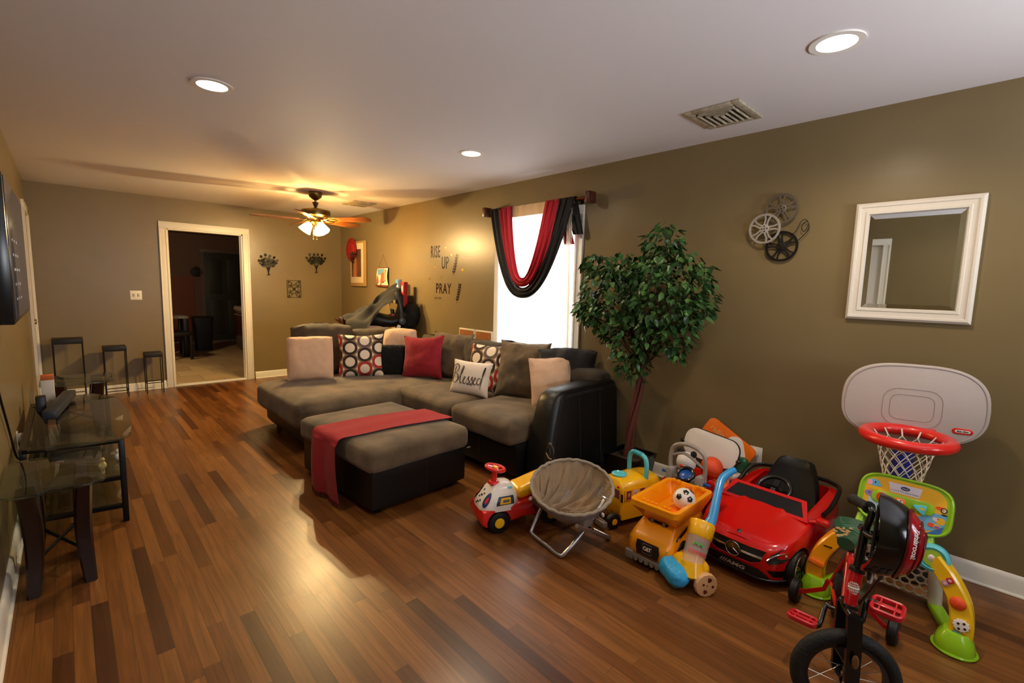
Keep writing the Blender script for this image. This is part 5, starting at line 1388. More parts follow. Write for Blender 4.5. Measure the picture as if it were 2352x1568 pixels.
for i, (x, y, z, s_, m, lab) in enumerate(((2.30, 1.13, .252, (.05, .04, .025), PORG, 'orange toy piece lying at the bottom of the dump truck bed, left of the ball'), (2.42, 1.12, .31, (.018, .018, .06), PORG, 'orange toy peg sticking up behind the soccer ball in the truck bed'), (2.46, 1.19, .26, (.03, .03, .02), PAMB, 'small amber block at the back of the dump truck bed'))):
    bb = thing('toy_piece', lab, 'toy piece', (x, y, z), D(30*i), 'loose pieces in the truck bed')
    b = new(); rbox(b, (-s_[0], -s_[1], -s_[2]), (s_[0], s_[1], s_[2]), min(s_)*.6, cuts=4); obj('piece', b, m, bb)

# ------------------------------------------------------------ corn-popper style push toy (its character face left out)
t = thing('push_toy', 'blue and yellow push toy with clear drum, cookie wheels and a long blue handle', 'push toy', (2.15, .955, 0), D(-33))
RL = Rz(D(33))
wp = lambda x, y, z: RL @ Vector((x-2.15, y-.955, z))
b = new(); rbox(b, (-.075, -.075, .05), (.065, .075, .135), .035, .01, cuts=8); cyl(b, wp(2.115, .936, .07), wp(2.13, .943, .13), .068, .053, 28); obj('yellow_base', b, PYEL, t)
b = new(); rbox(b, (-.145, -.088, .018), (-.04, .088, .118), .048, cuts=12, na=.004, ns=40); obj('blue_front_cover', b, mat('blue_textured_plastic', '2a9ad0', .4, bump=.8, bscale=60), t)
A0, A1 = wp(2.125, .942, .115), wp(2.245, .956, .275)
b = new(); cyl(b, A0, A0.lerp(A1, .66), .050, .056, 32); obj('clear_drum', b, mat('clear_drum_plastic', 'd8ccc8', .12, alpha=.38, trans=0), t)
b = new(); cyl(b, A0.lerp(A1, .62), A0.lerp(A1, 1.04), .060, .062, 32, bev=.012); obj('yellow_cap', b, PYEL, t)
d_ = (A1-A0).normalized(); qd = d_.to_track_quat('Z', 'Y').to_matrix().to_4x4()
def drum(a, z, off): return T(*A0) @ qd @ Vector(((.0545+off+z*.04)*math.cos(a), (.0545+off+z*.04)*math.sin(a), z))
def dpos(ang): return ang
ddir = RL @ Vector((-1, -.55, 0)); loc = qd.inverted() @ ddir; a0 = math.atan2(loc.y, loc.x)
tx = text('drum_lettering', 'COOKIES', .026, Matrix.Identity(4), mat('red_print', 'd8402a', .5), t, .0003, bold=.0005, sx=.8)
for v in tx.data.vertices: v.co = drum(a0+v.co.x/.056, .05+v.co.y, .002+v.co.z)
b = new(); 
for k in range(5): patch(b, circ(.10, 8, a0-.45+k*.18, .088+.006*(k % 2), .006), drum, .002, 1)
obj('green_print', b, mat('green_print', '5aa84a', .5), t)
b = new()
H0 = A0.lerp(A1, .94)
tube(b, [wp(2.262, .935, .262), wp(2.30, .932, .30), wp(2.385, .952, .375), wp(2.462, .968, .435), wp(2.51, .958, .462), wp(2.555, .940, .478)], [.030, .023, .020, .02, .019, .017], 16, k=5); obj('push_handle', b, PBLU, t)
CK = mat('cookie_tan', 'd8a878', .5, bump=.3, bscale=40)
for s in (-1, 1):
    b = new(); M = T(.015, s*.098, .056) @ Rx(PI/2)
    n = 56; rings = []
    for z, r in ((-.014, .046), (-.013, .053), (-.006, .056), (.006, .056), (.013, .053), (.014, .046)):
        rings.append([Vector(((r+.0012*math.sin(14*2*PI*k/n))*math.cos(2*PI*k/n), (r+.0012*math.sin(14*2*PI*k/n))*math.sin(2*PI*k/n), z)) for k in range(n)])
    loft(b, rings, M=M); w_ = obj('cookie_wheel', b, CK, t)
    b = new()
    for x, y, r in ((.012, .028, .011), (-.018, .008, .006), (-.008, -.028, .010), (.03, -.006, .007), (.0, .002, .003)):
        prism(b, [(x+r*(1+.18*math.cos(3*a))*math.cos(a), y+r*(1+.18*math.cos(3*a))*math.sin(a)) for a in [2*PI*k/9 for k in range(9)]], .0135, .0165, .001, M if s < 0 else M @ Rx(PI))
    obj('chocolate_chips', b, mat('chocolate_brown', '5a1c10', .4), w_)
# ------------------------------------------------------------ red ride-in toy car, front towards -X
t = thing('toy_car', 'glossy red ride-on toy sports car with black seat and silver star badge', 'ride-on toy car', (2.80, .815, 0), D(-4))
HL, HW = .43, .25
def outline(k, n=72): return [(HL*k*math.copysign(abs(math.cos(a))**.5, math.cos(a)), HW*k*math.copysign(abs(math.sin(a))**.5, math.sin(a))) for a in [2*PI*i/n for i in range(n)]]
def lerp(xs, x):
    for (a, p), (c, q_) in zip(xs, xs[1:]):
        if x <= c: return p+(q_-p)*max(0, (x-a)/(c-a))
    return xs[-1][1]
def hz(x): return lerp([(-.43, .185), (-.38, .215), (-.2, .262), (-.12, .28), (.0, .272), (.12, .275), (.24, .315), (.34, .33), (.43, .29)], x)
CR = P_('car_red_paint', 'c4100c', .2)
b = new(); rings = []
def rg(k, zf, n=72): return [Vector((x, y, zf(x))) for x, y in outline(k, n)]
rings = [rg(.93, lambda x: .045), rg(.985, lambda x: .052), rg(1.0, lambda x: .10), rg(1.0, lambda x: .12+(hz(x)-.12)*.5), rg(.985, lambda x: hz(x)-.022), rg(.955, lambda x: hz(x)-.006), rg(.90, lambda x: hz(x))]
loft(b, rings, cap=True)
# hollow out cockpit and wheel wells
ck = new(); loft(ck, [[Vector((x, y, z)) for x, y in rrect(.50, .36, .08, 5, .115, 0)] for z in (.13, .5)])
cutters = [ck]+[cyl(new(), (x, s*.19, .09), (x, s*.30, .09), .104, n=36) for x in (-.255, .27) for s in (-1, 1)]
b = cut(b, cutters); obj('body_shell', b, CR, t, sm=35)
# bonnet skin, slightly crowned with a crease pair
def bon(u, v):
    x = -.40+.28*u; ymax = HW*.9*(1-(min(.999, abs(x)/(HL*.9)))**4)**.25; y = ymax*(2*v-1)
    z = hz(x)+.022*(1-(y/ymax)**2)*(.4+.6*u)*(1 if u > .03 else .3)+.005*math.exp(-((abs(y)-.10*(.5+.5*u))/.02)**2)*u
    return Vector((x, y, z))
b = new(); surf(b, bon, 24, 32, thick=-.004); obj('bonnet', b, CR, t, sm=60)
# windscreen
wsx = -.13
b = new(); Rf = [(-.20, .0), (.20, 0), (.165, .085), (-.165, .085)]
MW = T(-.135, 0, .288) @ Rz(-PI/2) @ Rx(D(90-52))   # local x across, y up along the glass, tilted back
def frame_pts(sc, dz=0): return [Vector((x*sc[0], y*sc[1]+dz, 0)) for x, y in ((-.215, 0), (.215, 0), (.18, .10), (-.18, .10))]
loft(b, [[MW @ Vector((x, y, z)) for x, y in pts] for pts, z in (([(-.225, -.012), (.225, -.012), (.185, .105), (-.185, .105)], .006), ([(-.200, .006), (.200, .006), (.165, .088), (-.165, .088)], .006), ([(-.200, .006), (.200, .006), (.165, .088), (-.165, .088)], -.006), ([(-.225, -.012), (.225, -.012), (.185, .105), (-.185, .105)], -.006), ([(-.225, -.012), (.225, -.012), (.185, .105), (-.185, .105)], .006))], cap=False)
wf = obj('windscreen_frame', b, CR, t, sm=20)
b = new(); prism(b, [(-.202, .004), (.202, .004), (.167, .09), (-.167, .09)], -.003, .003, 0, MW); obj('windscreen', b, mat('tinted_windscreen', '0c0b0a', .12, coat=.5, var=.5, vscale=25), wf)
# front face fittings
def ff(y, z, off):
    k = .985+.015*min(1, (z-.05)/.05) if z < .1 else 1
    if z > .15: k = 1-.02*(z-.15)/.04
    return Vector((-HL*k*(1-min(.999, abs(y)/(HW*k))**4)**.25-off, y, z))
b = new(); patch(b, dens([(-.145, .186), (.145, .186), (.128, .132), (.085, .112), (-.085, .112), (-.128, .132)], 5), ff, .003, 8); g = obj('grille', b, mat('grille_black', '0a0a0a', .4), t)
CH = mat('chrome', 'b8b4b0', .15, 1)
b = new(); patch(b, dens([(-.137, .159), (.137, .159), (.135, .147), (-.135, .147)], 6), ff, .009, 4); obj('grille_bar', b, CH, g)
b = new(); tube(b, [ff(y, z, .004) for y, z in dens([(-.147, .188), (.147, .188), (.13, .131), (.085, .109), (-.085, .109), (-.13, .131)], 4)], .003, 6, closed=True); obj('grille_surround', b, CR, g)
b = new(); M = T(-HL-.013, 0, .152) @ Ry(-PI/2); ring(b, .035, .0034, M, 32, 8)
for k in range(3):
    a = k*2*PI/3; e = M @ Vector((.034*math.cos(a), .034*math.sin(a), 0)); c = M @ Vector((0, 0, 0)); sd = M.to_3x3() @ Vector((-math.sin(a), math.cos(a), 0))
    b.faces.new([b.verts.new(c+sd*.0055), b.verts.new(e), b.verts.new(c-Vector((.004, 0, 0)))]); b.faces.new([b.verts.new(c-sd*.0055), b.verts.new(e), b.verts.new(c-Vector((.004, 0, 0)))])
    tube(b, [c, e], [.0045, .0015], 6)
cyl(b, c, c+Vector((.01, 0, 0)), .028, n=24); obj('star_badge', b, CH, g)
b = new(); p = bon(.05, .5); lathe(b, [(.013, 0), (.012, .003), (.0, .004)], 24, T(p.x+.005, 0, p.z+.001) @ Ry(-.35)); obj('bonnet_badge', b, CH, t)
b = new(); patch(b, dens([(-.12, .094), (.12, .094), (.15, .075), (.17, .05), (-.17, .05), (-.15, .075)], 5), lambda y, z, o: ff(y, z, o+.0), .012, 5); lp = obj('lower_intake', b, mat('bumper_black', '0b0b0c', .45), t)
tx = text('bumper_lettering', '///AMG', .036, Matrix.Identity(4), mat('silver_lettering', 'c4bfb8', .3, .6), lp, .0006, sx=1.15, shear=.15, bold=.001)
for v in tx.data.vertices: v.co = ff(-v.co.x, .073+v.co.y*.75, .0135+v.co.z)
tx.data.update()
b = new(); tube(b, [ff(y, .050, .012) for y in [-.22+.44*i/16 for i in range(17)]], .006, 6); obj('splitter', b, mat('bumper_black', '0b0b0c', .45), t)
for s in (-1, 1):
    hl = [(s*y, z) for y, z in ((.150, .140), (.165, .175), (.195, .203), (.228, .212), (.240, .20), (.232, .165), (.205, .143), (.165, .130))]
    b = new(); patch(b, dens(hl, 3), ff, .004, 5); h_ = obj('headlight', b, mat('headlight_smoke', '2b2a2a', .12, coat=.6), t)
    b = new(); tube(b, [ff(s*y, z, .006) for y, z in ((.155, .15), (.172, .170), (.20, .185), (.228, .19))], .0035, 6, k=3); ell(b, ff(s*.212, .172, .004), (.006, .010, .010), None, 12, 8); obj('headlight_strip', b, CH, h_)
    b = new(); patch(b, dens([(s*.155, .098), (s*.225, .105), (s*.226, .072), (s*.18, .068)], 4), ff, .003, 4); obj('side_intake', b, mat('grille_black', '0a0a0a', .4), t)
    b = new(); rbox(b, (-.145, s*.285-.030, .285), (-.105, s*.285+.03, .322), .014, cuts=5); cyl(b, (-.12, s*.22, .28), (-.12, s*.27, .30), .011, n=10); mi = obj('side_mirror', b, CR, t)
    b = new(); box2(b, (-.1475, s*.285-.024, .300), (-.1455, s*.285+.026, .303)); obj('mirror_trim', b, CH, mi)
    b = new(); tube(b, [(.02, s*.243, .285), (.12, s*.243, .29), (.24, s*.240, .335), (.33, s*.215, .345), (.38, s*.15, .345)], .012, 8, k=4); obj('cockpit_trim', b, PBLK, t)
b = new(); tube(b, [(.385, y, .345) for y in (-.15, 0, .15)], .012, 8); obj('rear_trim', b, PBLK, t)
for x in (-.255, .27):
    for s in (-1, 1): wheel(t, x, s*.222, .09, .09, .052, s, TYRE, mat('wheel_hub_dark', '2a2a2a', .3, .5), .2, rim=CH, spokes=7)
b = new(); rbox(b, (-.05, -.165, .135), (.33, .165, .20), .03, cuts=8); seat = obj('seat_base', b, mat('black_seat_vinyl', '0f0f0f', .5, bump=.2, bscale=60), t)
b = new()
rings = []
for i in range(9):
    f = i/8; z = .17+.27*f; hw = .15*(1-.42*f**2.2)+.0; x = .21+.09*f
    rings.append([Vector((x+dx, y*hw, z)) for dx, y in ((-.012, -.8), (-.03, -1), (.02, -1.04), (.045, -.8), (.05, 0), (.045, .8), (.02, 1.04), (-.03, 1), (-.012, .8), (-.006, 0))])
rings.append([Vector((.31, p.y*.6, p.z+.014)) for p in rings[-1]])
loft(b, rings); obj('seat_back', b, mat('black_seat_vinyl', '0f0f0f', .5, bump=.2, bscale=60), t, sm=50)
b = new(); rbox(b, (-.10, -.17, .23), (-.02, .17, .30), .03, cuts=6); obj('dashboard', b, PBLK, t)
b = new(); M = T(.005, .0, .345) @ Ry(D(-35)); ring(b, .082, .012, M, 36, 10); ribbon(b, [M @ Vector((0, -.06, 0)), M @ Vector((0, .06, 0))], .03, .012); ribbon(b, [M @ Vector((0, 0, 0)), M @ Vector((.06, 0, 0))], .03, .01); cyl(b, M @ Vector((0, 0, 0)), (-.05, 0, .28), .018, n=14); sw = obj('steering_wheel', b, PBLK, t)
b = new(); ribbon(b, [M @ Vector((.0, -.045, .009)), M @ Vector((.01, 0, .011)), M @ Vector((0, .045, .009))], .010, .004, up=(0, 0, 1), k=3); obj('wheel_trim', b, CH, sw)

# ------------------------------------------------------------ red toy cart with grey console, and what is piled around it
t = thing('toy_tool_cart', 'red toy cart with grey console and arched grey handle, behind the dump truck', 'toy cart', (2.80, 1.235, 0), D(-4))
b = new(); loft(b, [[Vector((x, y, z)) for x, y in rrect(w, h, r, 4)] for w, h, r, z in ((.26, .24, .03, .03), (.31, .29, .04, .10), (.35, .30, .04, .235), (.37, .32, .04, .245), (.37, .32, .04, .26), (.33, .28, .03, .26), (.30, .28, .03, .08))]); obj('tub', b, PRED, t, sm=30)
for y in (-.11, .11):
    b = new(); box2(b, (-.20, y-.02, .10), (-.17, y+.02, .27), .006); obj('side_rail', b, PRED, t)
b = new(); rbox(b, (-.19, -.085, .16), (-.13, .085, .325), .015, cuts=4); co = obj('console', b, PGRY, t)
for s in (-1, 1):
    b = new(); box2(b, (-.195, s*.095-.02, .17), (-.12, s*.095+.02, .355), .008); obj('console_tower', b, P_('toy_light_grey', '8f8a84'), t)
b = new(); M = T(-.165, .0, .335) @ Ry(D(-35)); ring(b, .048, .010, M, 32, 8, 1.4); di = obj('dial_ring', b, PBLK, t)
b = new(); lathe(b, [(.044, -.004), (.03, .004), (0, .006)], 28, M); obj('dial_face', b, P_('toy_royal_blue', '1c4a9a'), di)
for s in (-1, 1):
    b = new(); cyl(b, (-.165, s*.12, .315), (-.165, s*.155, .315), .009, n=12); cyl(b, (-.185, s*.07, .25), (-.21, s*.07, .25), .010, n=12); obj('blue_knob', b, P_('toy_royal_blue', '1c4a9a'), t)
b = new(); tube(b, [(-.15, .11, .33), (-.15, .112, .43), (-.15, .085, .49), (-.15, 0, .515), (-.15, -.085, .49), (-.15, -.112, .43), (-.15, -.11, .30)], .0125, 12, k=5); tube(b, [(-.15, .107, .42), (-.15, .05, .45), (-.15, 0, .45), (-.15, -.105, .40)], .009, 8, k=3); obj('arched_handle', b, P_('toy_light_grey', '8f8a84'), t)
for x in (-.09, .09):
    for s in (-1, 1): wheel(t, x, s*.135, .035, .035, .03, s, TYRE, PGRY, .5)
def ball(x, y, z, r, m, label, seams=True):
    q_ = thing('toy_ball', label, 'ball', (x, y, z))
    b = new(); ell(b, (0, 0, 0), r, None, 32, 20); obj('ball_body', b, m, q_)
    if seams:
        b = new(); ring(b, r, .0012, Rx(.4), 40, 5); ring(b, r, .0012, Ry(PI/2+.3), 40, 5); obj('seam', b, mat('ball_seam', '5a2410', .7), q_)
    return q_
ball(2.90, 1.205, .325, .066, mat('orange_ball', 'e04a1c', .5, bump=.3, bscale=200), 'orange toy basketball in front of the white board')
ball(2.73, 1.05, .272+.0, .05, mat('orange_ball2', 'd8561c', .45), 'smaller orange ball wedged between the red cart and the blue handle', False)
q_ = thing('plush_toy', 'round white plush toy with small ears under the arched handle of the cart', 'plush toy', (2.80, 1.325, .30))
b = new(); ell(b, (0, 0, .05), (.06, .06, .065), None, 24, 14); obj('plush_body', b, mat('white_plush', 'd8d2cc', .9, bump=.6, bscale=120), q_)
for s in (-1, 1):
    b = new(); ell(b, (.0, s*.045, .11), (.016, .02, .022), None, 12, 8); obj('ear', b, mat('black_plush', '141414', .9), q_)
b = new(); ell(b, (-.055, .0, .04), (.012, .016, .009), None, 12, 8); obj('red_patch', b, PRED, q_)
q_ = thing('toy_white_knob', 'small white ball end of a toy sticking up beside the orange basketball', 'toy', (2.90, 1.10, .29))
b = new(); ell(b, (0, 0, .02), (.025, .025, .03), None, 16, 10); cyl(b, (0, 0, -.05), (0, 0, .0), .01, n=10); obj('knob_body', b, PWHT, q_)
def leaning(name, label, cat, y, x, z0, tilt, roll): return thing(name, label, cat, (x, y, z0), rot=(T(0, 0, 0) @ Rz(-PI/2) @ Rx(D(-tilt)) @ Ry(D(roll))).to_euler())
q_ = leaning('drawing_board', 'white rounded drawing board with dark edge leaning on the toys', 'drawing board', 1.265, 3.0, .415, 16, 7)
b = new(); prism(b, rrect(.37, .195, .075, 8), -.012, 0, .004, Rx(PI/2)); obj('board_edge', b, mat('dark_plum_edge', '2a141c', .5), q_)
b = new(); prism(b, rrect(.358, .183, .07, 8), 0, .004, .001, Rx(PI/2)); obj('board_face', b, mat('board_white', 'd9d0c8', .3), q_)
b = new(); 
for a in range(14):
    p = rrect(.33, .16, .055, 3)[a]; prism(b, circ(.0016, 6, *p), .004, .005, 0, Rx(PI/2))
obj('face_screws', b, PBLK, q_)
for s in (-1, 1):
    b = new(); ell(b, (s*.188, -.0, -.02), (.016, .012, .014), None, 12, 8); obj('side_clip', b, PBLK, q_)
q_ = leaning('toy_activity_board', 'orange rounded plastic activity board leaning on the wall behind the drawing board', 'toy', 1.245, 3.15, .385, 10, 28)
b = new(); prism(b, rrect(.36, .26, .04, 6), -.01, .01, .004, Rx(PI/2)); obj('panel_body', b, PORG, q_)
text('panel_lettering', 'radio', .05, T(-.09, -.0108, .07) @ Rx(PI/2) @ Rz(PI*0), mat('panel_print_cream', 'e8b878', .5), q_, .0005)
b = new(); prism(b, circ(.02, 20, .02, .06), .0105, .013, .001, Rx(PI/2)); obj('panel_button', b, mat('chocolate_brown', '5a1c10', .4), q_)
q_ = leaning('white_toy_slide', 'white and blue curved plastic toy standing right of the drawing board', 'toy', 1.125, 3.12, .28, 12, -16)
b = new(); prism(b, rrect(.11, .36, .05, 6, 0, .03), -.02, .02, .008, Rx(PI/2)); s_ = obj('toy_body', b, PWHT, q_)
b = new(); prism(b, rrect(.05, .28, .02, 6, -.02, .0), .0205, .024, .001, Rx(PI/2)); obj('blue_strip', b, PBLU, s_)
q_ = thing('green_toy_block', 'dark green toy piece between the drawing board and the orange panel', 'toy', (3.08, 1.10, .33))
b = new(); rbox(b, (-.03, -.045, -.05), (.03, .045, .05), .02, cuts=4); obj('block_body', b, P_('toy_dark_green', '1d5a3a'), q_)
q_ = thing('orange_toy_tray', 'orange and red toy tray lying over the toys left of the red car', 'toy', (2.98, 1.12, .245), D(-20))
b = new(); loft(b, [[Vector((x, y, z)) for x, y in rrect(w, h, .03, 4)] for w, h, z in ((.22, .10, -.01), (.26, .13, .02), (.24, .11, .02), (.20, .08, .0))]); obj('tray_body', b, PORG, q_)
b = new(); rbox(b, (-.06, -.03, .01), (.08, .03, .045), .015, cuts=4); obj('tray_insert', b, PWHT, q_)

# ------------------------------------------------------------ toy basketball hoop by the wall
t = thing('toy_basketball_hoop', 'child-size basketball hoop with pale grey backboard, red rim and blue pole', 'basketball hoop', (3.06, .31, 0), D(15))
b = new(); rbox(b, (-.10, -.14, 0), (.10, .14, .12), .03, cuts=5); obj('base', b, PBLK, t)
b = new(); cyl(b, (.03, 0, .1), (.02, 0, .80), .05, .045, 24); obj('pole', b, P_('toy_pole_blue', '1c2f8a'), t)
Mb = T(-.035, 0, .898) @ Rz(-PI/2) @ Rx(D(90))
def bb_out(k): 
    o = []
    for i in range(72):
        a = 2*PI*i/72; c, s = math.cos(a), math.sin(a)
        w = .285*(1-.10*max(0, s)) if s > 0 else .285*(1-.12*(-s)**2)
        o.append((k*w*math.copysign(abs(c)**.62, c), k*.195*math.copysign(abs(s)**.62, s)))
    return o
b = new(); prism(b, bb_out(1), -.015, .012, .006, Mb, 3); bb = obj('backboard', b, mat('pale_grey_plastic', 'b9aca4', .5, bump=.15, bscale=200), t)
b = new(); tube(b, [Mb @ Vector((x, y, .012)) for x, y in bb_out(.95)], .003, 6, closed=True)
for w, h, r in ((.23, .185, .06), (.17, .125, .035)): tube(b, [Mb @ Vector((x, y-.02, .012)) for x, y in rrect(w, h, r, 5)], .0022, 6, closed=True)
obj('moulded_lines', b, mat('pale_grey_groove', 'a0948c', .5), bb)
b = new(); prism(b, rrect(.075, .028, .014, 6, .195, -.105), .012, .016, .001, Mb); lg = obj('logo_badge', b, PRED, bb)
b = new(); prism(b, rrect(.055, .013, .006, 5, .195, -.105), .016, .0172, 0, Mb); obj('logo_plate', b, PWHT, lg)
text('logo_lettering', 'little tikes', .0105, Mb @ T(.195, -.105, .0176), PBLK, lg, .0003, bold=.0003)
b = new()
rc = Vector((-.235, .035, .768))
ring(b, .157, .028, T(*rc) @ S(1.08, 1, 1), 64, 12, .9)
box2(b, (-.06, -.10, .735), (-.045, .10, .785), .004); obj('rim', b, PRED, t)
b = new()
nn_ = 12
def npt(k, j):   # k around, j down
    f = j/6; r = .112*(1-.38*f); a = 2*PI*(k+.5*(j % 2))/nn_
    return Vector((rc.x+r*math.cos(a)*.95, rc.y+r*math.sin(a), rc.z-.02-.185*f))
for j in range(6):
    for k in range(nn_):
        p = npt(k, j)
        for dk in ((0, 1) if j % 2 else (-1, 0)):
            tube(b, [p, npt(k+dk, j+1)], .0022, 5)
for k in range(nn_): tube(b, [Vector((rc.x+.138*math.cos(2*PI*k/nn_), rc.y+.138*math.sin(2*PI*k/nn_), rc.z+.008)), npt(k, 0)], .0035, 5)
obj('net', b, mat('white_net_cord', 'd4c8b8', .8), t)
# ------------------------------------------------------------ toy sports activity centre
t = thing('activity_goal', 'green and yellow toddler sports activity centre with goal net and button panel', 'activity toy', (2.62, .275, 0))
YL = P_('activity_yellow', 'e8b81c'); 
def leg_path(s):
    return smooth([(-.07, s*.245, .03), (-.06, s*.258, .10), (-.04, s*.243, .19), (-.02, s*.198, .27), (.0, s*.15, .325)], 6)
def plate_frame(P, i, s):
    d = (P[min(i+1, len(P)-1)]-P[max(i-1, 0)]).normalized(); n = Vector((-1, 0, -.25)); n = (n-d*n.dot(d)).normalized(); w = d.cross(n); return P[i], d, n, w
for s in (-1, 1):
    P = leg_path(s); b = new(); rings = []
    for i in range(len(P)):
        p, d, n, w = plate_frame(P, i, s); hw = .040-.010*i/len(P)
        rings.append([p+w*hw*a+n*.024*c for a, c in ((-1, -1), (-1, .6), (-.8, 1), (.8, 1), (1, .6), (1, -1))])
    loft(b, rings); lg = obj('front_leg', b, YL if s < 0 else P_('activity_orange_yellow', 'e8960f'), t, sm=30)
    def onleg(i, z=.026): 
        p, d, n, w = plate_frame(P, i, s); m = Matrix.Identity(4)
        for r_ in range(3): m[r_][0] = w[r_]; m[r_][1] = d[r_]; m[r_][2] = n[r_]; m[r_][3] = p[r_]+n[r_]*z*0.93
        return m
    if s < 0:
        b = new(); ell(b, (0, 0, .002), (.026, .026, .014), onleg(12), 20, 10); obj('orange_ball_button', b, mat('orange_ball', 'e04a1c', .5), lg)
        b = new(); n_ = 40; prism(b, [((.024+.002*math.cos(12*a))*math.cos(a), (.024+.002*math.cos(12*a))*math.sin(a)) for a in [2*PI*k/n_ for k in range(n_)]], 0, .012, .003, onleg(7)); sb = obj('soccer_dial', b, PWHT, lg)
        b = new()
        for x, y in ((-.008, .006), (.009, .011), (.012, -.008), (-.006, -.013)): prism(b, circ(.005, 5, x, y), .012, .0135, 0, onleg(7))
        obj('dial_spots', b, PBLK, sb)
        b = new(); prism(b, rrect(.052, .046, .003, 3), 0, .003, .0005, onleg(3)); sq = obj('checker_sticker', b, mat('sticker_red', 'c02028', .5), lg)
        b = new(); prism(b, [(-.026, 0), (0, 0), (0, .023), (-.026, .023)], .003, .0036, 0, onleg(3)); prism(b, [(0, -.023), (.026, -.023), (.026, 0), (0, 0)], .003, .0036, 0, onleg(3)); obj('sticker_squares', b, mat('sticker_teal', '5f9aa4', .5), sq)
        for dx, c in ((-.010, 'b88ab0'), (.012, 'c02a38')):
            b = new(); prism(b, rrect(.022, .022, .004, 3, dx, dx*.3), .0, .003+.001*(dx > 0), .0005, onleg(17)); k_ = obj('shape_sticker', b, mat('st_'+c, c, .5), lg)
            b = new(); prism(b, circ(.006, 12, dx, dx*.3), .003, .0045, 0, onleg(17)); obj('sticker_mark', b, mat('st_pink', 'e8c0b8', .5), k_)
    else:
        b = new(); prism(b, rrect(.034, .005, .002, 3), 0, .002, 0, onleg(15) @ Rz(.5)); obj('slot', b, PBLK, lg)
        b = new(); prism(b, rrect(.07, .022, .01, 4), 0, .012, .003, onleg(9)); obj('orange_flap', b, PORG, lg)
        b = new(); prism(b, rrect(.03, .022, .004, 3), 0, .002, 0, onleg(20)); obj('pink_sticker', b, mat('st_pale', 'e0a8a0', .5), lg)
    b = new(); rings = []
    for f, k in ((0, 1), (.35, 1.0), (.7, .86), (1, .62)):
        rings.append([Vector((-.07+x*k, s*.245+y*k, .085*f)) for x, y in rrect(.13, .125, .05, 5)])
    loft(b, rings); bs = obj('front_foot', b, PGRN, t)
    b = new(); ring(b, .068, .006, T(-.07, s*.245, .008), 32, 6); obj('foot_rim', b, PGRN, bs)
    b = new(); rbox(b, (-.0, s*.235-.028, .0), (.24, s*.235+.028, .035), .012, cuts=4)
    for v in b.verts: v.co.y -= s*.45*max(0, v.co.x)*.8
    obj('rear_foot', b, PGRN, t)
    b = new(); cyl(b, (.20, s*.16, .03), (.16, s*.15, .26), .026, .026, 20); obj('net_post', b, mat('goal_post_cream', 'c8bca8', .5), t)
    b = new(); M = T(-.005, s*.145, .325) @ Ry(D(-80)); lathe(b, [(.0, -.02), (.055, -.02), (.058, -.01), (.056, .012), (.044, .02), (.042, .012), (.0, .012)], 40, M); j_ = obj('joint_disc', b, PCYA, t)
    b = new(); lathe(b, [(.036, .010), (.034, .017), (.0, .017)], 32, M); k_ = obj('disc_face', b, P_('activity_green_print', '9ab83a'), j_)
    b = new(); ell(b, M @ Vector((0, .004, .018)), (.004, .012, .016), None, 12, 8); obj('animal_print', b, PWHT, k_)
# hexagonal goal net
b = new(); hr = .020
for r_ in range(5):
    for c_ in range(9):
        y = -.14+c_*hr*1.8; z = .065+r_*hr*1.56; y += hr*.9*(r_ % 2)
        if abs(y) > .15: continue
        tube(b, [(.185-.10*(z-.06), y+hr*.98*math.cos(D(60*k+30)), z+hr*.98*math.sin(D(60*k+30))) for k in range(6)], .005, 5, closed=True)
tube(b, [(.19, -.16, .045), (.19, .16, .045)], .006, 6); tube(b, [(.17, -.16, .21), (.17, .16, .21)], .006, 6)
obj('goal_net', b, mat('goal_net_cream', 'b8aa96', .5), t)
# panel
Mp = T(.07, -.022, .497) @ Rz(-PI/2) @ Rx(D(90-16))
def pan(k, dy=0):
    o = []
    for i in range(64):
        a = 2*PI*i/64; c, s = math.cos(a), math.sin(a)
        w = .168; h = .112 if s > 0 else .112
        o.append((k*w*math.copysign(abs(c)**(.42 if s > 0 else .55), c), k*h*math.copysign(abs(s)**(.62 if s > 0 else .5), s)+dy))
    return o
b = new(); prism(b, pan(1), -.03, .010, .006, Mp, 3); pn = obj('panel_frame', b, PGRN, t)
b = new(); tube(b, [Mp @ Vector((x, y, .010)) for x, y in pan(.96)], .006, 8, closed=True); obj('panel_rim', b, PGRN, pn)
def pmat(n, c): return mat(n, c, .4)
def plate(nm, pts, c, h=.0115, par=pn):
    b = new(); prism(b, pts, .0095, h, 0, Mp); return obj(nm, b, pmat('panel_'+c, c), par)
art = plate('artwork_yellow', pan(.86), 'e8b02c', .0112)
plate('artwork_left', [(x*.86 if x > -.999 else x, y) for x, y in [(-.145, -.06), (-.10, -.085), (-.07, -.04), (-.12, .0), (-.146, .01)]], 'a8c8cc', .0118)
plate('title_band', [(-.062, .082), (.058, .082), (.05, .04), (-.05, .04)], 'd8d0dc', .012)
plate('artwork_blue', [(.075, -.092), (.142, -.06), (.148, .0), (.10, -.005), (.05, -.04)], '6aa8c8', .0118)
plate('artwork_dark_blue', [(.085, -.098), (.135, -.088), (.142, -.05)], '3a6aa8', .0122)
b = new(); prism(b, rrect(.22, .055, .025, 6, -.005, .005), .011, .017, .002, Mp); bp_ = obj('button_bar', b, PGRN, pn)
b = new(); prism(b, circ(.021, 28, -.075, .006), .017, .026, .004, Mp); k_ = obj('round_button', b, PRED, bp_)
b = new(); annulus(b, .0125, .0105, .026, .027, 24, Mp @ T(-.075, .006, 0)); obj('button_ring', b, PORG, k_)
b = new(); prism(b, rrect(.040, .034, .009, 4, -.012, .004), .017, .026, .003, Mp); k_ = obj('square_button', b, PORG, bp_)
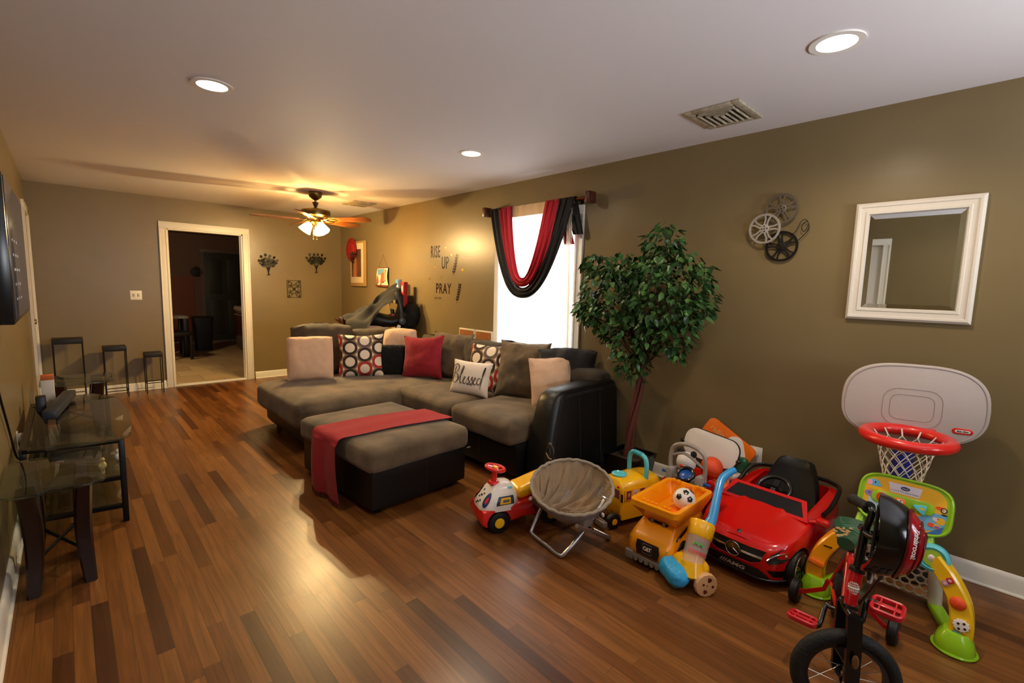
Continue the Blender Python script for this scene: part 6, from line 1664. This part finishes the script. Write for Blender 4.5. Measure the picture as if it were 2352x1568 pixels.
b = new(); prism(b, circ(.0125, 24, -.012, .004), .026, .0268, 0, Mp); k2 = obj('ball_print', b, PWHT, k_)
b = new()
for x, y in ((-.018, .007), (-.008, .011), (-.009, -.003)): prism(b, circ(.003, 6, x, y), .0268, .0274, 0, Mp)
obj('print_spots', b, PBLK, k_)
b = new(); prism(b, [(.032, .004), (.04, .012), (.078, .018), (.082, .010), (.075, -.024), (.066, -.024)], .017, .026, .003, Mp); k_ = obj('triangle_button', b, PCYA, bp_)
b = new(); prism(b, circ(.009, 12, .066, .0, .005), .026, .0268, 0, Mp); obj('whistle_print', b, pmat('panel_e8b02c', 'e8b02c'), k_)
b = new(); prism(b, rrect(.04, .026, .01, 4, .02, -.035), .0105, .02, .003, Mp); obj('purple_button', b, P_('toy_purple', '4a1c6a'), pn)
lo = plate('logo_oval', circ(.0165, 28, .0, .066, .0085), '1c2c68', .0128)
text('logo_lettering', 'vtech', .0105, Mp @ T(.0, .066, .0130), PWHT, lo, .0003)
text('title_lettering', 'Count & Win Sports Center', .0085, Mp @ T(0, .050, .0123), PNAV, pn, .0003)
# simple animal prints
def blobs(nm, L, par=pn):
    o0 = None
    for i, (x, y, rx, ry, c) in enumerate(L):
        b = new(); prism(b, circ(rx, 18, x, y, ry), .0112, .0124+.0004*i, 0, Mp); o_ = obj(nm if i == 0 else nm+'_detail', b, pmat('panel_'+c, c), o0 or par); o0 = o0 or o_
blobs('elephant_print', [(-.112, .062, .022, .016, '5fb0d8'), (-.128, .060, .010, .013, 'e8a0b8'), (-.092, .054, .010, .005, '5fb0d8'), (-.108, .064, .003, .004, '101018'), (-.112, .036, .014, .008, 'e8b02c')])
blobs('hippo_print', [(-.125, .010, .016, .013, '8a78b8'), (-.115, .002, .010, .007, '8a78b8'), (-.124, .012, .0025, .003, '101018'), (-.113, -.005, .004, .002, 'd03a5a')])
blobs('toucan_print', [(.122, .022, .014, .007, 'e0502c'), (.135, .016, .011, .012, '181818'), (.135, .016, .007, .008, 'e8c0a0'), (.133, .017, .003, .003, '5aa84a'), (.138, -.002, .010, .003, '181818')])
blobs('giraffe_print', [(.128, -.032, .016, .015, 'e0a828'), (.112, -.028, .010, .008, 'e8c8c0'), (.120, -.026, .002, .003, '101018'), (.118, -.058, .012, .010, 'e8b02c'), (.120, -.060, .010, .006, '8a5aa0'), (.100, -.055, .010, .009, 'e0502c')])
b = new()
for k in range(5): tube(b, [Mp @ Vector((.055+k*.001, -.055-k*.009, .0105)), Mp @ Vector((.085-k*.001, -.058-k*.009, .0105))], .0018, 5)
obj('speaker_slots', b, P_('toy_dark_lime', '5f8a14'), pn)
b = new(); cyl(b, Mp @ Vector((-.115, -.075, .01)), Mp @ Vector((-.115, -.075, .018)), .007, n=14); obj('switch', b, PORG, pn)
for s in (-1, 1):
    b = new(); cyl(b, (.02, s*.13, .33), (.06, s*.12, .40), .018, n=14); obj('panel_support', b, PGRN, t)

# ------------------------------------------------------------ child's bicycle, front wheel turned hard to the side
bx, by = 2.10, .33
t = thing('kids_bicycle', "small red and black child's bicycle with training wheels and green saddle", 'bicycle', (bx, by, 0))
def W(x, y, z): return Vector((x-bx, y-by, z))
BR = P_('bike_red', 'c0101a', .2); BB = P_('bike_black', '0c0c0d', .25)
axd = Vector((.866, .5, 0)); pld = Vector((-.5, .866, 0))
def bwheel(c, ax, r, nm, spokes=True):
    M = T(*c) @ ax.to_track_quat('Z', 'Y').to_matrix().to_4x4()
    b = new(); ring(b, r-.022, .0225, M, 72, 14)
    tyre = obj(nm, b, mat('bike_tyre', '121110', .7, bump=.9, bscale=90), t)
    b = new(); annulus(b, r-.038, r-.052, -.012, .012, 60, M); obj('rim', b, BB, tyre)
    b = new(); cyl(b, M @ Vector((0, 0, -.04)), M @ Vector((0, 0, .04)), .012, n=16); cyl(b, M @ Vector((0, 0, -.024)), M @ Vector((0, 0, -.018)), .022, n=20); cyl(b, M @ Vector((0, 0, .018)), M @ Vector((0, 0, .024)), .022, n=20); obj('hub', b, BB, tyre)
    if spokes:
        b = new()
        for k in range(16):
            a = 2*PI*k/16; s = 1 if k % 2 else -1
            tube(b, [M @ Vector((.02*math.cos(a+s*.9), .02*math.sin(a+s*.9), s*.021)), M @ Vector(((r-.045)*math.cos(a), (r-.045)*math.sin(a), 0))], .0013, 5)
        obj('spokes', b, mat('spoke_steel', 'c0bcb4', .25, 1), tyre)
    return tyre
FH = W(1.815, .265, .162)
bwheel(FH, axd, .162, 'front_wheel')
RH = W(2.42, .388, .150); bwheel(RH, Vector((0, 1, 0)), .150, 'rear_wheel')
HB, HT = W(1.838, .275, .405), W(1.856, .270, .515)
b = new(); cyl(b, HB, HT, .0185, n=24); hd = obj('head_tube', b, BR, t)
b = new()
Mh = T(*(HB.lerp(HT, .55))) @ Rz(math.atan2(-.15, -1)) 
for k in range(7):
    a = -1.0+2.0*k/6; R_ = .0205
    tube(b, [Mh @ Vector((R_*math.cos(a*.75), R_*math.sin(a*.75), .028*math.sin(q)*math.cos(a*.9)**.5 if False else (-.022+.044*j/8)*max(.35, math.cos(a)))) for j, q in enumerate([0]*9)], .0013, 5)
for z in (-.018, -.009, .0, .009, .018): tube(b, [Mh @ Vector((.0205*math.cos(a), .0205*math.sin(a), z)) for a in [-.75*(1-abs(z)*16)+1.5*(1-abs(z)*16)*j/8 for j in range(9)]], .0013 if z else .004, 5)
obj('globe_emblem', b, PWHT, hd)
b = new(); cyl(b, HT, HT+(HT-HB).normalized()*.012, .024, .022, 24); cyl(b, HT+(HT-HB).normalized()*.012, HT+(HT-HB).normalized()*.15, .0135, n=18); obj('stem', b, BB, t)
b = new(); cyl(b, HB-(HT-HB).normalized()*.012, HB, .026, n=24); obj('headset_cup', b, BB, t)
# fork
b = new()
crown = HB-(HT-HB).normalized()*.02
tube(b, [crown-axd*.045, crown, crown+axd*.045], .018, 12)
for s in (-1, 1):
    ribbon(b, [crown+axd*s*.045, crown.lerp(FH, .45)+axd*s*.052, FH+axd*s*.05+Vector((0, 0, -.012))], .042, .016, up=axd, k=4)
    e = FH+axd*s*.052; cyl(b, e-axd*.006, e+axd*.010, .022, n=20)
obj('fork', b, BB, t)
b = new(); cyl(b, FH-axd*.07, FH+axd*.07, .008, n=10); obj('front_axle', b, mat('bolt_steel', 'c8c8cc', .2, 1), t)
b = new(); ell(b, FH-axd*.064+Vector((0, 0, .10)), (.004, .010, .024), None, 12, 8); obj('fork_sticker', b, mat('sticker_dark_gold', '6a4a2a', .4), t)
BBp = W(2.06, .325, .235); ST = W(2.215, .348, .40)
b = new(); tube(b, [HB.lerp(HT, .2), HB.lerp(BBp, .5)+Vector((0, 0, .0)), BBp], .017, 12, k=3); obj('down_tube', b, BR, t)
b = new(); tube(b, [HB.lerp(HT, .85), HT.lerp(ST, .4)+Vector((0, .01, .01)), ST+Vector((0, 0, -.03))], .014, 12, k=4); obj('top_tube', b, BR, t)
b = new(); tube(b, [BBp, ST], .014, 12); obj('seat_tube', b, BR, t)
b = new()
for s in (-1, 1):
    tube(b, [BBp+Vector((0, s*.02, 0)), RH+Vector((0, s*.05, 0))], .009, 8); tube(b, [ST+Vector((0, s*.01, -.02)), RH+Vector((0, s*.05, 0))], .009, 8)
obj('rear_stays', b, BR, t)
b = new(); cyl(b, ST-Vector((0, 0, .03)), W(2.225, .35, .475), .012, n=14); obj('seat_post', b, BB, t)
# saddle
b = new(); rings = []
for i in range(13):
    f = i/12; x = -.12+.22*f; w = .028+.062*(f**1.1)*(1 if f < .9 else .8); zt = .485+.012*abs(f-.5)*2
    rings.append([W(2.225, .35, 0)+Vector((x, w*math.cos(a), zt-.012+.020*math.sin(a)*(1 if math.sin(a) > 0 else 1.4))) for a in [2*PI*k/24 for k in range(24)]])
loft(b, rings); sd = obj('saddle', b, P_('saddle_green', '1c4a34', .35), t, sm=60)
b = new()
for k in range(7):
    tube(b, [W(2.225, .35, 0)+Vector((.10-.02*k-.02*abs(y)/.07, y*(1-.1*k), .494+.003*(1-abs(y)/.07))) for y in [-.062+.0155*j for j in range(9)]], .0016, 5)
obj('saddle_ribs', b, mat('saddle_light_green', '3a7a58', .4), sd)
b = new(); rnd = random.Random(9)
for k in range(12): ell(b, W(2.17+rnd.uniform(-.05, .07), .375+rnd.uniform(-.02, .03), .498), (rnd.uniform(.006, .013), rnd.uniform(.005, .010), .004), None, 10, 6)
obj('gold_print', b, mat('gold_tan_print', '9a7a48', .5), sd)
# chain guard, cranks, pedals
b = new(); M = T(*(BBp+Vector((.0, -.035, 0)))) @ Rx(PI/2)
loft(b, [[M @ Vector((x, y, z)) for x, y in [(.075*math.cos(D(90+i*20)), .075*math.sin(D(90+i*20))) for i in range(10)]+[(.34, -.055), (.36, -.08), (.36, -.02), (.30, .02)]] for z in (-.008, .008)]); obj('chain_guard', b, BB, t)
LP, RP = W(2.005, .44, .175), W(2.10, .205, .30)
for s, pp in ((1, LP), (-1, RP)):
    b = new(); e = Vector((pp.x, BBp.y+s*.062, pp.z)); tube(b, [BBp, BBp+Vector((0, s*.045, 0)), BBp+Vector((0, s*.058, 0)).lerp(e-BBp, .0), e, Vector((pp.x, pp.y-s*.03, pp.z))], .009, 10, k=3); obj('crank_arm', b, BB, t)
    b = new(); M = T(*pp) @ Ry(D(12 if s > 0 else -12))
    tube(b, [M @ Vector((x, y, 0)) for x, y in rrect(.075, .088, .015, 4)], .0075, 8, closed=True, flat=1.5, up=(0, 0, 1)); box(b, (0, 0, 0), (.018, .085, .016), .003, M)
    for yy in (-.022, .022): box(b, (0, yy, 0), (.07, .005, .016), .001, M)
    obj('pedal', b, P_('pedal_red', 'c8202c', .3), t)
for s in (-1, 1):
    tc_ = W(2.40, .388+s*.18, .052)
    b = new(); Mt = T(*tc_) @ Rx(PI/2); lathe(b, [(.02, -.018), (.045, -.018), (.052, -.012), (.052, .012), (.045, .018), (.02, .018)], 32, Mt)
    for k in (-.006, 0, .006): ring(b, .0515, .0012, Mt @ T(0, 0, k), 32, 4)
    tw = obj('training_wheel', b, TYRE, t)
    b = new(); cyl(b, tc_+Vector((0, -.02, 0)), tc_+Vector((0, .02, 0)), .018, n=16); obj('wheel_hub', b, BR, tw)
    b = new(); ribbon(b, [RH+Vector((0, s*.06, 0)), RH+Vector((0, s*.075, -.05)), Vector((tc_.x, tc_.y-s*.03, .058)), Vector((tc_.x, tc_.y-s*.012, .054))], .018, .006, up=(1, 0, 0)); obj('training_arm', b, BR, t)
# handlebar with grips
cl = HT+(HT-HB).normalized()*.135
b = new()
G0, G1 = W(1.974, .325, .712), W(1.735, .175, .700)
m0, m1 = cl+axd*.03+Vector((0, 0, .0)), cl-axd*.03
tube(b, [G0, W(1.900, .262, .722), W(1.885, .252, .712), W(1.885, .262, .66), m0, m1, W(1.83, .225, .66), W(1.82, .218, .70), G1], .0105, 10, k=4); obj('handlebar', b, BB, t)
for e0, e1 in ((G0, W(1.902, .263, .722)), (G1, W(1.80, .212, .702))):
    b = new(); d = (e1-e0); tube(b, [e0+d*(i/12) for i in range(13)], [.016, .0185, .0155, .0165, .0155, .0165, .0155, .0165, .0155, .0165, .017, .021, .021], 14); obj('grip', b, mat('grip_rubber', '151314', .7, bump=.5, bscale=90), t)
b = new(); box(b, (0, 0, 0), (.055, .012, .035), .004, T(*(W(1.865, .215, .69))) @ Rz(.35)); obj('handlebar_badge', b, mat('chrome_green', '8a988a', .15, 1), t)
b = new(); tube(b, [W(1.82, .24, .68), W(1.80, .19, .60), W(1.82, .22, .50), W(1.83, .25, .42)], .004, 6, k=5); obj('brake_cable', b, BB, t)

# helmet hanging from the right grip, opening towards the bars
hd_dir = Vector((.02, -.99, -.10)).normalized()
hm = thing('bike_helmet', 'glossy black and red child bike helmet hanging on the handlebar', 'helmet', (1.80, .205, .683))
zz = hd_dir; up_ = Vector((.05, .12, 1)); xx = (up_-zz*up_.dot(zz)).normalized(); yy = zz.cross(xx)
MH = Matrix.Identity(4)
for i in range(3): MH[i][0] = xx[i]; MH[i][1] = yy[i]; MH[i][2] = zz[i]
def hsurf(u, v, k=1, zmin=-.02):   # u around, v from rim (0) to crown (1)
    a = 2*PI*u; ph = v*PI/2; r = math.cos(ph)**.8 if v < 1 else 0
    return MH @ Vector(((.128*k*r*math.cos(a)), .092*k*r*math.sin(a), zmin+.115*k*math.sin(ph)-.03*(1-v)*math.cos(a*2)*.5))
def band(v0, v1, k, u0=0, u1=1, n=64, m=8, inner=None):
    b = new(); surf(b, lambda u, v: hsurf(u0+(u1-u0)*u, v0+(v1-v0)*v, k), n, m, closeu=(u1-u0 == 1)); return b
b = band(0, 1, 1); b2 = band(0, 1, .86)
for f in b2.faces: f.normal_flip()
b2.verts.index_update(); join(b, b2)
n = 64
b.verts.ensure_lookup_table()
for i in range(n):
    p = [hsurf(i/n, 0, 1), hsurf((i+1)/n, 0, 1), hsurf((i+1)/n, 0, .86), hsurf(i/n, 0, .86)]
    b.faces.new([b.verts.new(q) for q in p])
obj('helmet_shell', b, P_('helmet_black', '0b0b0c', .18), hm, sm=60)
b = new(); surf(b, lambda u, v: hsurf(u, .42+.5*v, 1.02), 64, 10, closeu=True); sh_ = obj('red_panel', b, P_('helmet_red', '9c0c18', .16), hm, sm=60)
b = new()
for v in (.42, .62, .78): tube(b, [hsurf(i/48, v, 1.025) for i in range(48)], .003 if v > .5 else .0045, 6, closed=True)
obj('panel_ridges', b, P_('helmet_dark_red', '5a0810', .2), sh_)
# lettering running along the side that faces the camera
hf_u = .25
tx = text('helmet_lettering', 'Triniarooa!', .026, Matrix.Identity(4), PWHT, sh_, .0004, bold=.0006, sx=.9)
# find the side of the shell facing the camera and wrap the letters there
camd = (Vector((0, 0, 1.418))-Vector((1.80, .205, .683))).normalized(); best = max(range(64), key=lambda i: (hsurf(i/64, .45)-hsurf(0, 1)*0).normalized().dot(camd)); ub = best/64
for v in tx.data.vertices:
    x, y = v.co.x, v.co.y
    v.co = hsurf(ub+x/.66, .55+y/.17, 1.03+v.co.z)
tx.data.update()
for k in range(3):
    b = new(); u0 = ub-.10+k*.03
    surf(b, lambda u, v: hsurf(ub+.16+.05*u, .08+k*.10+.06*v, 1.012), 8, 4); obj('vent_opening', b, mat('helmet_vent', '2a2a2c', .3), hm)
b = new(); tube(b, [hsurf(ub+.1, 0, .93), W(1.79, .23, .54)+Vector((bx, by, 0))-Vector((1.80, .205, .683)), hsurf(ub-.1, 0, .93)], .005, 6, k=5, flat=1.6)
obj('chin_strap', b, mat('black_webbing', '0d0d0d', .8), hm)
b = new(); box(b, W(1.79, .225, .545)+Vector((bx, by, 0))-Vector((1.80, .205, .683)), (.02, .012, .04), .003); obj('white_buckle', b, mat('grey_white_buckle', 'b8bcc0', .4), hm)
